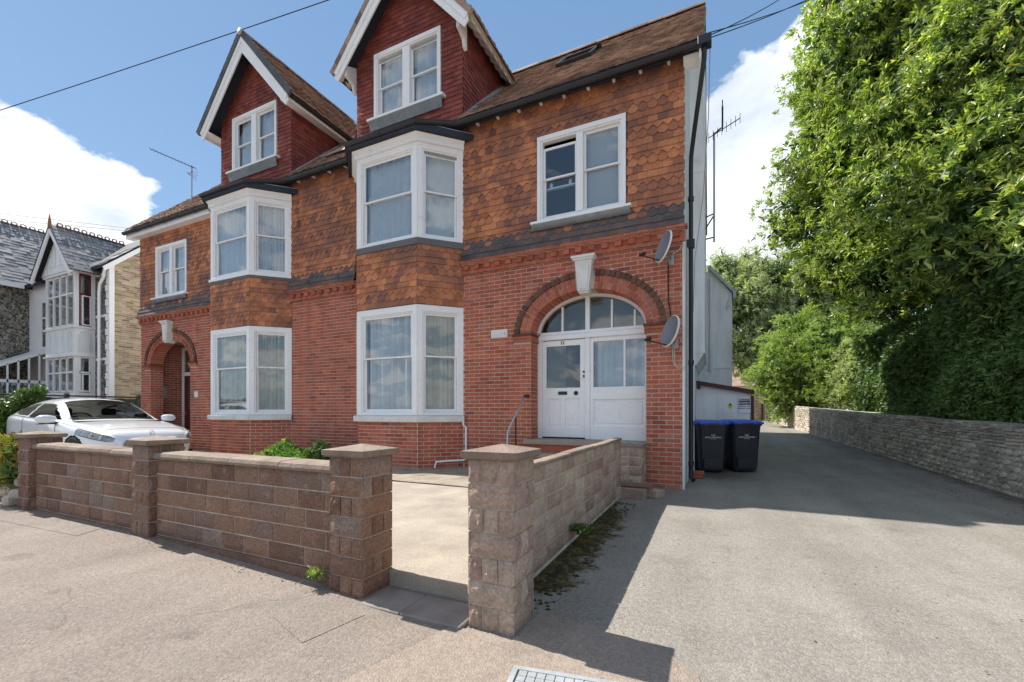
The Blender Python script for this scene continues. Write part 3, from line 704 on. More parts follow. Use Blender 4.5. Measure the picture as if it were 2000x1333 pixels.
def light(win, M, u0, u1, v0, v1, mid, vent=False, cur=None, open_=0.0):
    """one double-hung light"""
    if vent:
        g = G(M); g.box(u0, u1, .028, .06, v1-.075, v1-.045, 0); g.box(u0+.03, u1-.03, .02, .03, v1-.068, v1-.052, 1); g.build('trickle_vent', ['white_paint', 'grey_plastic'], win); v1 -= .045
    for (a, b, y, wt, wb) in ((mid-.02, v1-open_, .028, .045, .035), (v0, mid+.02, .062, .035, .06)):
        g = G(M); ring(g, u0, u1, a, b, .042, .042, wb, wt, y, y+.032); g.build('sash', 'white_paint', win)
        g = G(M); g.box(u0+.04, u1-.04, y+.014, y+.018, a+wb-.004, b-wt+.004); g.build('pane', 'window_glass', win)
def window(parent, M, u0, u1, v0, v1, casing, lights, mid, cur, vent=False, top=None, name='window', mullion=.10, y0=-.02, opens=None):
    """lights = number; cur = list of (material, folds) per light"""
    g = G(M); top = top or casing
    ring(g, u0, u1, v0, v1, casing, casing, .05, top, y0, .10)
    ring(g, u0+casing-.002, u1-casing+.002, v0+.048, v1-top+.002, .035, .035, .02, .03, y0+.022, .10)
    ia, ib, va, vb = u0+casing+.033, u1-casing-.033, v0+.068, v1-top-.028
    n_ = lights; w = (ib-ia-mullion*(n_-1))/n_
    for i in range(1, n_):
        x = ia+i*w+(i-1)*mullion; g.bbox(x, x+mullion, y0+.006, .10, va, vb, .006)
    win = g.build(name, 'white_paint', parent)
    for i in range(n_):
        a = ia+i*(w+mullion); c = cur[i % len(cur)]
        light(win, M, a, a+w, va, vb, mid, vent, open_=(opens or {}).get(i, 0))
        if c and c[0] == 'blind': blind(win, M, a, a+w, va, vb, .13)
        elif c: curtain(win, M, a-.02, a+w+.02, va-.02, vb+.02, .15, c[0], c[1], c[2] if len(c) > 2 else .02)
    return win
def sill(parent, M, u0, u1, v, dep=.12, th=.06, mt='stone_white', name='window_sill', up=.0):
    g = G(M); g.prism([(-dep, v-th), (.06, v-th), (.06, v), (-dep, v-.015)], u0, u1, 'x'); return g.build(name, mt, parent)
# bays
def bay(xc, which):
    pth = bay_path(xc); segs = [(pth[i], pth[i+1]) for i in range(3)]
    g = G()
    for p, q in segs:
        M = face_M(p, q); L = math.dist(p, q)
        for (a, b) in ((-.1, 1.09),): g.add([(0, 0, a), (L, 0, a), (L, 0, b), (0, 0, b)], [(0, 1, 2, 3)], 0, M)
    wall = g.build('bay_wall', 'mortar', house); g = G()
    for p, q in segs: M = face_M(p, q); L = math.dist(p, q); g.add([(0, 0, 3.46), (L, 0, 3.46), (L, 0, 4.66), (0, 0, 4.66)], [(0, 1, 2, 3)], 0, M)
    apron = g.build('bay_apron', 'dark_tile', house)
    g = G(); 
    for z0, z1, o in ((1.09, 1.22, .0),): sweep(g, pth, rectp(-.2, .09, z0, z1-.02)); sweep(g, pth, [(-.2, z1-.02), (.085, z1-.02), (-.0, z1), (-.2, z1)])
    g.build('bay_sill', 'stone_white', house)
    for i, (p, q) in enumerate(segs):
        M = face_M(p, q); L = math.dist(p, q)
        bricks(BK, brick_t, wall, M, 0, L, 0, 1.09, phase=.06*i)
        hang_tiles(apron, M, -.012, L+.012, 3.46, 4.66, start=1)
        if which == 0: lo = ('net_curtain', 7, .04) if i < 2 else ('olive_curtain', 7, .03); hi = ('net_curtain', 7, .014) if i < 2 else ('net_curtain', 3, .008)
        else: lo = ('grey_curtain', 9, .03) if i < 2 else ('grey_curtain', 8, .03); hi = ('net_curtain', 8, .02)
        window(house, M, 0, L, 1.22, 3.45, .115 if i == 1 else .10, 1, 2.42, [lo], top=.13)
        window(house, M, 0, L, 4.78, 6.65, .115 if i == 1 else .10, 1, 5.76, [hi], top=.06, vent=(i == 2 and which == 0))
    g = G(); 
    if which == 0: sweep(g, pth, rectp(-.1, .045, 4.655, 4.78), 0)
    else: sweep(g, pth, rectp(-.1, .035, 4.655, 4.72), 0); sweep(g, pth, rectp(-.1, .06, 4.72, 4.78), 1)
    g.build('bay_sill', ['dark_sill', 'white_paint'], house)
    g = G(); sweep(g, pth, rectp(-.1, .025, 6.65, 6.70)); sweep(g, pth, rectp(-.1, .07, 6.702, 6.80)); sweep(g, pth, [(-.1, 6.80), (.08, 6.80), (.12, 6.845), (-.1, 6.845)])
    g.build('bay_cornice', 'white_paint', house)
    g = G(); o = .2; B = [(xc-BH-o*1.414, HY), (xc-BH+BP-.414*o, HY-BP-o), (xc+BH-BP+.414*o, HY-BP-o), (xc+BH+o*1.414, HY)]
    g.prism(B, 6.85, 6.97); g.prism([(p[0], p[1]+.02) for p in B], 6.97, 6.99, mi=1); g.build('bay_roof', ['soffit_dark', 'lead'], house)
    # inside the bay: floor slabs so that nothing shows through
    g = G(); g.prism([(a, b+.02) for a, b in pth], .5, .6); g.build('bay_floor', 'interior', house); g = G(); g.prism([(a, b+.02) for a, b in pth], 3.5, 4.6); g.build('bay_floor', 'interior', house)
bay(BAYS[0], 0); bay(BAYS[1], 1)
for i, (a, b) in enumerate(WINS):
    c = [None, ('blind',)] if i == 0 else [('net_curtain', 5, .02), ('net_curtain', 5, .02)]
    window(house, M0, a, b, 4.9, 6.52, .07, 2, 5.72, c, mullion=.13, top=.085, y0=-.045, opens={0: .10} if i == 0 else None)
    sill(house, M0, a-.1, b+.1, 4.9, .14, .06, 'white_paint')
    g = G(M0); g.add([(a-.08, -.13, 4.84), (b+.08, -.13, 4.84), (b+.1, -.075, 4.73), (a-.1, -.075, 4.73)], [(0, 3, 2, 1), (0, 1, 2, 3)]); g.build('lead_apron', 'lead', house)
if True:   # things on the window board behind the open light
    g = G(M0)
    for x in (-2.80, -2.42): g.M = M0; g.smooth = True; g.tube([(x, .16, 5.60), (x, .16, 5.62), (x, .16, 5.66), (x, .16, 5.70)], [.02, .035, .035, .015]); g.smooth = False
    g.box(-2.95, -2.25, .14, .2, 5.57, 5.60); g.build('window_board', 'white_paint', house)
# inner walls
g = G(); g.add([(-17, 9.35, 0), (-.44, 9.35, 0), (-.44, 9.35, 7.2), (-17, 9.35, 7.2)], [(0, 1, 2, 3)]); g.box(-16.95, -.5, 7.9, 9.3, 3.9, 4.1); g.box(-16.95, -.5, 8.4, 9.3, .5, .7)
for x in (-13.6, -9.0, -8.4, -3.9): g.box(x, x+.1, 7.75, 9.34, .7, 7.2)
g.build('inner_wall', 'interior', house)
g = G(); g.box(-3.3, -1.0, 9.0, 9.05, .77, 3.7, 0); g.box(-2.72, -2.52, 8.5, 8.9, .77, 2.9, 1); g.add([(-3.3, 8.1, 3.62), (-.9, 8.1, 3.62), (-.9, 9, 3.62), (-3.3, 9, 3.62)], [(0, 1, 2, 3)], 0)
g.build('hall_wall', ['cream_cloth', 'interior_wood'], house)
# ---- front door in the right arch
DM = T3(0, 8.02, 0)
xc = -2.09; lx, rx = xc-AA, xc+AA
g = G(DM)
g.bbox(lx, lx+.10, 0, .1, .77, 2.80); g.bbox(rx-.07, rx, 0, .1, .77, 2.80); g.bbox(-2.19, -2.09, -.01, .1, .77, 2.70, .01)
g.bbox(lx, rx, -.03, .1, 2.70, 2.80, .01); g.bbox(-2.185, -2.095, -.01, .08, 2.80, 3.52, .01)
def ell(k, zoff=0): return [(xc+(AA-k)*math.cos(t), ZS+zoff+(AB-k)*math.sin(t)) for t in [math.pi*i/30 for i in range(31)]]
o_, i_ = ell(0), ell(.055)
for j in range(30): g.prism([o_[j], o_[j+1], i_[j+1], i_[j]], -.005, .08, 'y')
g.bbox(lx+.02, rx-.02, -.005, .08, 2.80, 2.86, .005)
for x in (-2.64, -1.68, -1.265): g.bbox(x-.02, x+.02, 0, .06, 2.85, ZS+(AB-.08)*math.sqrt(max(.05, 1-((x-xc)/(AA-.08))**2)), .005)
dframe = g.build('door_frame', 'white_paint', house)
g = G(DM); g.prism([(p[0], p[1]) for p in ell(.05)]+[(lx+.1, 2.83), (rx-.1, 2.83)], .03, .034, 'y'); g.build('fanlight_pane', 'window_glass', dframe)
g = G(DM)
dx0, dx1 = lx+.10, -2.19
for (a, b, c, d) in ((dx0+.005, -2.98, .79, 2.69), (-2.29, dx1-.005, .79, 2.69), (-2.98, -2.29, 2.58, 2.69), (-2.98, -2.29, 1.55, 1.76), (-2.98, -2.29, .79, .99), (-2.68, -2.59, .99, 1.55)): g.bbox(a, b, .02, .065, c, d, .003)
for (a, b) in ((-2.98, -2.68), (-2.59, -2.29)):
    g.box(a, b, .045, .06, .99, 1.55); g.bbox(a+.04, b-.04, .033, .05, 1.03, 1.51, .01)
door = g.build('front_door', 'white_paint', house)
g = G(DM); g.box(-2.985, -2.285, .04, .045, 1.755, 2.585); g.build('pane', 'window_glass', door)
g = G(DM); g.bbox(-2.73, -2.55, .005, .02, 1.625, 1.69, .004); g.box(-2.70, -2.58, .002, .005, 1.645, 1.67); g.build('letterbox', 'black_plastic', door)
def disc(g, x, z, r, y0, y1, n_=16, mi=0): g.prism([(x+r*math.cos(2*math.pi*i/n_), z+r*math.sin(2*math.pi*i/n_)) for i in range(n_)], y0, y1, 'y', mi)
g = G(DM); disc(g, -2.37, 1.655, .04, -.0, .02); disc(g, -2.37, 1.655, .018, -.03, 0); g.build('door_knob', 'dark_metal', door)
g = G(DM); disc(g, -2.215, 2.06, .018, -.005, .02); g.box(-2.225, -2.205, .0, .02, 1.95, 2.0); g.build('door_lock', 'dark_metal', door)
g = G(DM); g.bbox(-3.06, -2.19, .0, .03, .77, .80, .003); g.build('weather_bar', 'dark_metal', door)
# side panel
g = G(DM)
for (a, b, c, d) in ((-2.09, -2.03, .77, 2.69), (-2.03, -1.09, 2.62, 2.70), (-2.03, -1.09, 1.53, 1.76), (-2.03, -1.09, .77, 1.03), (-1.47, -1.43, 1.76, 2.62)): g.bbox(a, b, .01, .06, c, d, .003)
g.box(-2.03, -1.09, .04, .06, 1.03, 1.53); g.bbox(-1.99, -1.13, .03, .045, 1.07, 1.49, .012); sp = g.build('side_panel', 'white_paint', house)
g = G(DM); g.box(-2.035, -1.085, .035, .039, 1.755, 2.625); g.build('pane', 'window_glass', sp)
curtain(sp, DM, -2.03, -1.1, 1.74, 2.64, .12, 'net_curtain', 7, .02)
def text(s, size, M, mt, parent, name='lettering', ext=.001, align='CENTER', sx=1.0, bold=0.0):
    c = bpy.data.curves.new(name, 'FONT'); c.body = s; c.size = size; c.extrude = ext; c.align_x = align; c.align_y = 'CENTER'; c.resolution_u = 2; c.offset = bold
    c.materials.append(MATS[mt]); o = bpy.data.objects.new(name, c); SC.collection.objects.link(o); bpy.context.view_layer.update()
    me = bpy.data.meshes.new_from_object(o.evaluated_get(bpy.context.evaluated_depsgraph_get())); bpy.data.objects.remove(o); me.name = name
    if not me.materials: me.materials.append(MATS[mt])
    o = bpy.data.objects.new(name, me); reg(o, parent, M @ Matrix.Rotation(R(90), 4, 'X') @ SM(sx, 1, 1)); return o
text('11', .085, DM @ T3(-2.64, .018, 2.635), 'dark_metal', door, 'door_number', .003, bold=.004)
# steps
g = G(); g.bbox(-3.26, -.98, 7.50, 8.08, .68, .77, .01); g.build('doorstep', 'step_stone', house)
g = G(); g.rn = .3; g.box(-3.2, -1.3, 7.54, 7.7, -.05, .678); g.build('step_riser', 'brick', house)
for i, (y, z) in enumerate(((7.18, .54), (6.86, .33))):
    g = G(); g.bbox(-3.0, -1.36, y, 7.538, z-.07, z, .008); g.rn = .4; g.box(-2.98, -1.38, y+.03, 7.538, -.05, z-.072, 1); g.build('step', ['step_stone', 'brick'], house)
# ---- porch in the left arch
xl = -15.33; MB_ = {}
g = G(); x0, x1, y0, y1 = -16.66, -14.0, HY+.34, 8.76
g.add([(x0, y0, .3), (x0, y1, .3), (x0, y1, 3.9), (x0, y0, 3.9)], [(0, 1, 2, 3)]); g.add([(x1, y0, .3), (x1, y1, .3), (x1, y1, 3.9), (x1, y0, 3.9)], [(3, 2, 1, 0)])
g.add([(x0, y1, .3), (x1, y1, .3), (x1, y1, 3.9), (x0, y1, 3.9)], [(0, 1, 2, 3)]); g.add([(x0, y0, 3.7), (x1, y0, 3.7), (x1, y1, 3.7), (x0, y1, 3.7)], [(0, 1, 2, 3)], 1)
g.add([(x0, y0-.4, .35), (x1, y0-.4, .35), (x1, y1, .35), (x0, y1, .35)], [(0, 1, 2, 3)], 1)
por = g.build('porch_wall', ['mortar', 'interior'], house)
bricks(BK, brick_t, por, face_M((x0, y0), (x0, y1)), 0, y1-y0, .35, 3.6, phase=.1)
g = G(T3(0, 8.68, 0)); g.bbox(-16.62, -16.50, 0, .08, .35, 3.5); g.bbox(-15.3, -15.2, 0, .08, .35, 3.5); g.bbox(-16.62, -15.2, -.005, .08, 2.52, 2.64); g.bbox(-16.62, -15.2, -.005, .08, 3.4, 3.5); g.box(-16.5, -15.3, .03, .04, 2.64, 3.4, 1)
g.build('porch_door_frame', ['white_paint', 'car_glass'], house)
g = G(T3(0, 8.70, 0)); 
for (a, b, c, d) in ((-16.5, -16.38, .35, 2.52), (-15.42, -15.3, .35, 2.52), (-16.38, -15.42, 2.4, 2.52), (-16.38, -15.42, .35, .6), (-16.38, -15.42, 1.2, 1.35)): g.bbox(a, b, 0, .05, c, d, .004)
g.box(-16.38, -15.42, .02, .03, .6, 1.2); pd = g.build('porch_door', 'oak_red', house)
g = G(T3(0, 8.72, 0)); g.box(-16.38, -15.42, 0, .005, 1.35, 2.4); g.build('pane', 'car_glass', pd)
g = G(T3(0, 8.68, 0)); g.bbox(-16.48, -16.40, -.02, .02, 1.20, 1.27, .005); g.build('letterbox', 'brass', pd)
g = G(); g.bbox(x0+.008, x0+.035, 8.12, 8.24, 1.75, 2.12, .004); g.build('intercom', 'grey_plastic', house)
g = G(M0); g.bbox(-14.03, -13.85, -.022, -.0, 1.72, 1.90, .003); g.build('number_plate', 'stone_white', house)
# plaque right of the bay
g = G(M0); g.bbox(-4.02, -3.66, -.022, 0, 2.77, 2.93, .004); pl = g.build('name_plaque', 'stone_white', house)
text('210', .085, M0 @ T3(-3.86, -.024, 2.85), 'render_grey', pl, 'plaque_lettering', .001)
g = G(M0); disc(g, -3.71, 2.845, .022, -.027, -.02); g.build('bell_push', 'lead', pl)

# ---- gutters, fascia, rafter feet
GY = 7.40; e = .2
def gpath():
    p = [(-17.42, GY)]
    for xcb in (BAYS[1], BAYS[0]):
        a = xcb-BH+BP-.414*e; b = xcb+BH-BP+.414*e; y = HY-BP-e
        p += [(a-(GY-y), GY, 0), (a, y, -.14), (b, y, -.14), (b+(GY-y), GY, 0)]
    return p+[(-.06, GY, 0)]
gp = gpath()
g = G(); prof = [(.055*math.cos(t)*1.1, .055*math.sin(t)*1.15) for t in [math.pi+math.pi*i/8 for i in range(9)]]
prof = [(a+.0, b+7.11) for a, b in prof]+[(.068, 7.112), (.068, 7.122), (.05, 7.122)]+[(a*.85, b*.85+7.11) for a, b in [(.055*1.1*math.cos(t), .055*1.15*math.sin(t)) for t in [2*math.pi-math.pi*i/8 for i in range(9)]]]+[(-.05, 7.122), (-.068, 7.122), (-.068, 7.112)]
sweep(g, gp, prof)
gp = [q if len(q) == 3 else (*q, 0) for q in gp]
for (a, b) in zip(gp[:-1], gp[1:]):
    L = math.dist(a[:2], b[:2]); k = int(L/.9)
    for i in range(1, k+1):
        q = (a[0]+(b[0]-a[0])*i/(k+1), a[1]+(b[1]-a[1])*i/(k+1), a[2]+(b[2]-a[2])*i/(k+1)); d = ((b[0]-a[0])/L, (b[1]-a[1])/L)
        sweep(g, [(q[0]-d[0]*.03, q[1]-d[1]*.03, q[2]), (q[0]+d[0]*.03, q[1]+d[1]*.03, q[2])], [(o_*1.14, 7.11+(z_-7.11)*1.14) for o_, z_ in prof])
g.build('gutter', 'black_plastic', house)
g = G()
for i, (a, b) in enumerate(zip(gp[:-1], gp[1:])): pass
sweep(g, gp, rectp(-.095, -.07, 7.06, 7.20)); g.build('fascia', 'soffit_dark', house)
g = G(); sweep(g, [(-17.4, GY), (gp[1][0], GY)], rectp(-.068, -.055, 6.93, 7.10)); g.box(-17.36, gp[1][0], GY+.07, HY-.02, 6.93, 6.95); g.build('white_fascia', 'white_paint', house)
g = G(); g.box(-17.2, -.42, GY+.08, HY-.0, 7.17, 7.20); g.build('soffit', 'soffit_dark', house)
for (a, b) in ((-4.3, -.65), (-9.5, -7.9)):
    k = int((b-a)/.44)
    for i in range(k+1):
        x = a+(b-a)*i/k; g = G(); g.bbox(x-.025, x+.025, HY-.17, HY-.02, 7.11, 7.168, .005); g.build('rafter_foot', 'stone_white', house)
# ---- main roof
TA = .975; upn = math.hypot(1, TA); RX0, RX1 = -17.36, -.13; RY0, RZ0 = 7.42, 7.20; RL = (11.4-RY0)*upn; RZT = RZ0+(11.4-RY0)*TA
DW = 1.455; DE = 1.76; DZ = 9.15; DT = 1.15
def yval(dx): return 9.34+(11.25-9.34)*(DE-min(DE, abs(dx)))/DE
g = G()
t_ = .10
g.prism([(RY0, RZ0-.02), (11.4, RZT-.02), (15.5, RZ0-.02), (15.5, RZ0-.12), (11.4, RZT-.12), (RY0, RZ0-.12)], -3.0, RX1, 'x')
# the slab is left open beneath the dormers
def slab(g, a, b, ya=RY0, yb=15.5): g.prism([(ya, RZ0-.02+(ya-RY0)*TA), (11.4, RZT-.02), (15.5, RZ0-.02), (15.5, RZ0-.12), (11.4, RZT-.12), (ya, RZ0-.12+(ya-RY0)*TA)], a, b, 'x')
slab(g, BAYS[0]+DW, -3.0); slab(g, BAYS[0]-DW, BAYS[0]+DW, 9.5); slab(g, BAYS[1]+DW, BAYS[0]-DW); slab(g, BAYS[1]-DW, BAYS[1]+DW, 9.5); slab(g, RX0, BAYS[1]-DW)
roof = g.build('roof', 'soffit_dark', house)
RM = slope_M((0, RY0, RZ0), (1, 0, 0), (0, 1, TA))
def rskip(u, v):
    y = RY0+v/upn
    for c in BAYS:
        d = abs(u-c)
        if d < DW and y < yval(d): return True
        if d < DE and 9.34 < y < yval(d): return True
    if abs(u+2.88) < .42 and 9.55 < y < 10.3: return True
    return False
roof_tiles(RT, rt_t, roof, RM, RX0, RX1, RL, skip=rskip)
def ridge_tiles(parent, p0, p1, r=.13, L=.33, mt='roof_tile', name='ridge_tile'):
    p0 = Vector(p0); p1 = Vector(p1); D = p1-p0; k = max(1, int(D.length/L)); d = D/k
    sx_ = Vector((d.y, -d.x, 0)).normalized()
    for i in range(k):
        g = G(); g.smooth = True; g.rn = random.random(); a = p0+d*i; rr = r*(1+random.uniform(-.03, .03)); vs = []
        for q in (a, a+d*.99):
            for j in range(9): t = math.pi*j/8; vs.append(q+sx_*math.cos(t)*rr+Vector((0, 0, math.sin(t)*rr-.03)))
        g.add(vs, [(j, j+9, j+10, j+1) for j in range(8)]); g.smooth = False; g.add(vs[:9], [tuple(range(9))]); g.build(name, mt, parent)
ridge_tiles(roof, (RX0, 11.4, RZT+.02), (RX1, 11.4, RZT+.02))
# verge and side (gable) wall
g = G(); sx = -.42
g.add([(sx, HY, -.2), (sx, 15.1, -.2), (sx, 15.1, 7.3), (sx, 11.4, RZT-.12), (sx, HY, RZ0+(HY-RY0)*TA-.12)], [(0, 1, 2, 3, 4)])
g.box(sx-.02, -.405, HY-.012, HY+.10, 0, 4.33); g.box(sx-.02, -.425, HY+.10, HY+.2, 6.9, 7.3)
g.build('side_wall', 'render_grey', house)
g = G(); g.prism([(RY0-.0, RZ0-.13), (11.4, RZT-.13), (11.4, RZT-.30), (RY0+.0, RZ0-.30)], RX1-.05, RX1-.02, 'x'); g.add([(sx, RY0+.1, RZ0-.05), (RX1-.03, RY0+.1, RZ0-.05), (RX1-.03, 11.4, RZT-.16), (sx, 11.4, RZT-.16)], [(0, 1, 2, 3)])
g.prism([(RY0+.08, 7.12), (HY+.03, 7.12), (HY+.03, 6.96), (RY0+.14, 7.04)], sx, RX1-.06, 'x'); g.build('verge_board', 'render_white', house)
g = G()
for i in range(int(RL/.1)):
    y = RY0+i*.1/upn; z = RZ0+(y-RY0)*TA; g.rn = random.random(); g.box(RX1-.02, RX1+.01, y, y+.12, z-.045, z+.02)
g.build('verge_tiles', 'roof_tile', roof)['kind'] = 'stuff'
g = G(); g.box(-17, -.42, 15.1, 15.2, 0, 7.2); g.add([(-17, HY, -.2), (-17, HY, 7.3), (-17, 11.4, RZT-.12), (-17, 15.1, 7.3), (-17, 15.1, -.2)], [(0, 1, 2, 3, 4)])
g.box(-9, -.5, 15.2, 22.3, 0, 7.3); g.prism([(-9, 7.3), (-.5, 7.3), (-4.7, 9.6)], 15.2, 22.3, 'y'); g.build('rear_wall_shade_block', 'render_white', house)  # unseen block behind the rear wall, added for the shade it casts
# chimney breast on the side wall
g = G(); g.box(sx, -.135, 10.0, 12.6, 2.56, 9.5); g.prism([(sx, 2.3), (-.30, 2.3), (-.135, 2.56), (sx, 2.56)], 10.0, 12.6, 'y'); g.box(sx, -.33, 10.0, 12.6, 0, 2.3); g.box(sx, -.12, 9.98, 12.62, 2.54, 2.585); g.box(sx, -.12, 9.985, 12.61, 6.4, 6.43)
g.build('chimney_breast', 'render_white', house)
# rear wing with the lean-to roof
g = G(); g.prism([(sx, .2), (.54, .2), (.54, 4.72), (-.03, 5.45), (sx, 5.45)], 14.0, 18.5, 'y'); g.box(sx, .555, 13.98, 18.51, 2.56, 2.60); g.build('rear_wing', 'render_white', house)
g = G(); g.prism([(.62, 4.66), (.62, 4.74), (-.05, 5.60), (-.10, 5.52)], 13.85, 18.6, 'y'); g.box(.56, .64, 13.84, 14.0, 4.56, 4.75); g.build('wing_roof', 'lead', house)
g = G(); g.tube([(-.02, 13.9, 5.2), (-.02, 13.9, 2.5)], .035); g.tube([(.50, 13.9, 4.6), (.42, 13.93, 4.3)], .03); g.build('waste_pipe', 'render_white', house)
# hopper, downpipe
g = G(); g.bbox(-.20, -.0, GY-.08, GY+.10, 7.04, 7.18, .01); g.tube([(-.1, GY+.05, 7.06), (-.11, GY+.10, 6.9), (-.28, 8.2, 6.2), (-.34, 8.5, 5.95), (-.345, 8.55, 5.7), (-.345, 8.55, .12), (-.30, 8.45, .05)], .038, 12)
for z in (5.2, 4.35, 2.2, .35): g.tube([(-.345, 8.55, z-.04), (-.345, 8.55, z+.04)], .052, 12)
g.box(-.42, -.28, 8.5, 8.6, 4.3, 4.45); g.build('downpipe', 'black_plastic', house)
g = G(); g.tube([(-.38, 7.95, .1), (-.38, 7.95, 4.1)], .018, 6); g.build('conduit', 'grey_plastic', house)
# roof window
SKM = RM @ T3(-2.88, (9.93-RY0)*upn, 0)
g = G(SKM); ring(g, -.42, .42, -.52, .52, .05, .05, .05, .05, 0, .0); g = G(SKM)
for (a, b, c, d) in ((-.42, .42, -.52, -.44), (-.42, .42, .44, .52), (-.42, -.35, -.44, .44), (.35, .42, -.44, .44)): g.bbox(a, b, c, d, .0, .11, .008)
g.box(.40, .50, .38, .48, .05, .15); sk = g.build('roof_window', 'dark_metal', roof)
g = G(SKM); g.box(-.36, .36, -.45, .45, .06, .07); g.build('pane', 'car_glass', sk)
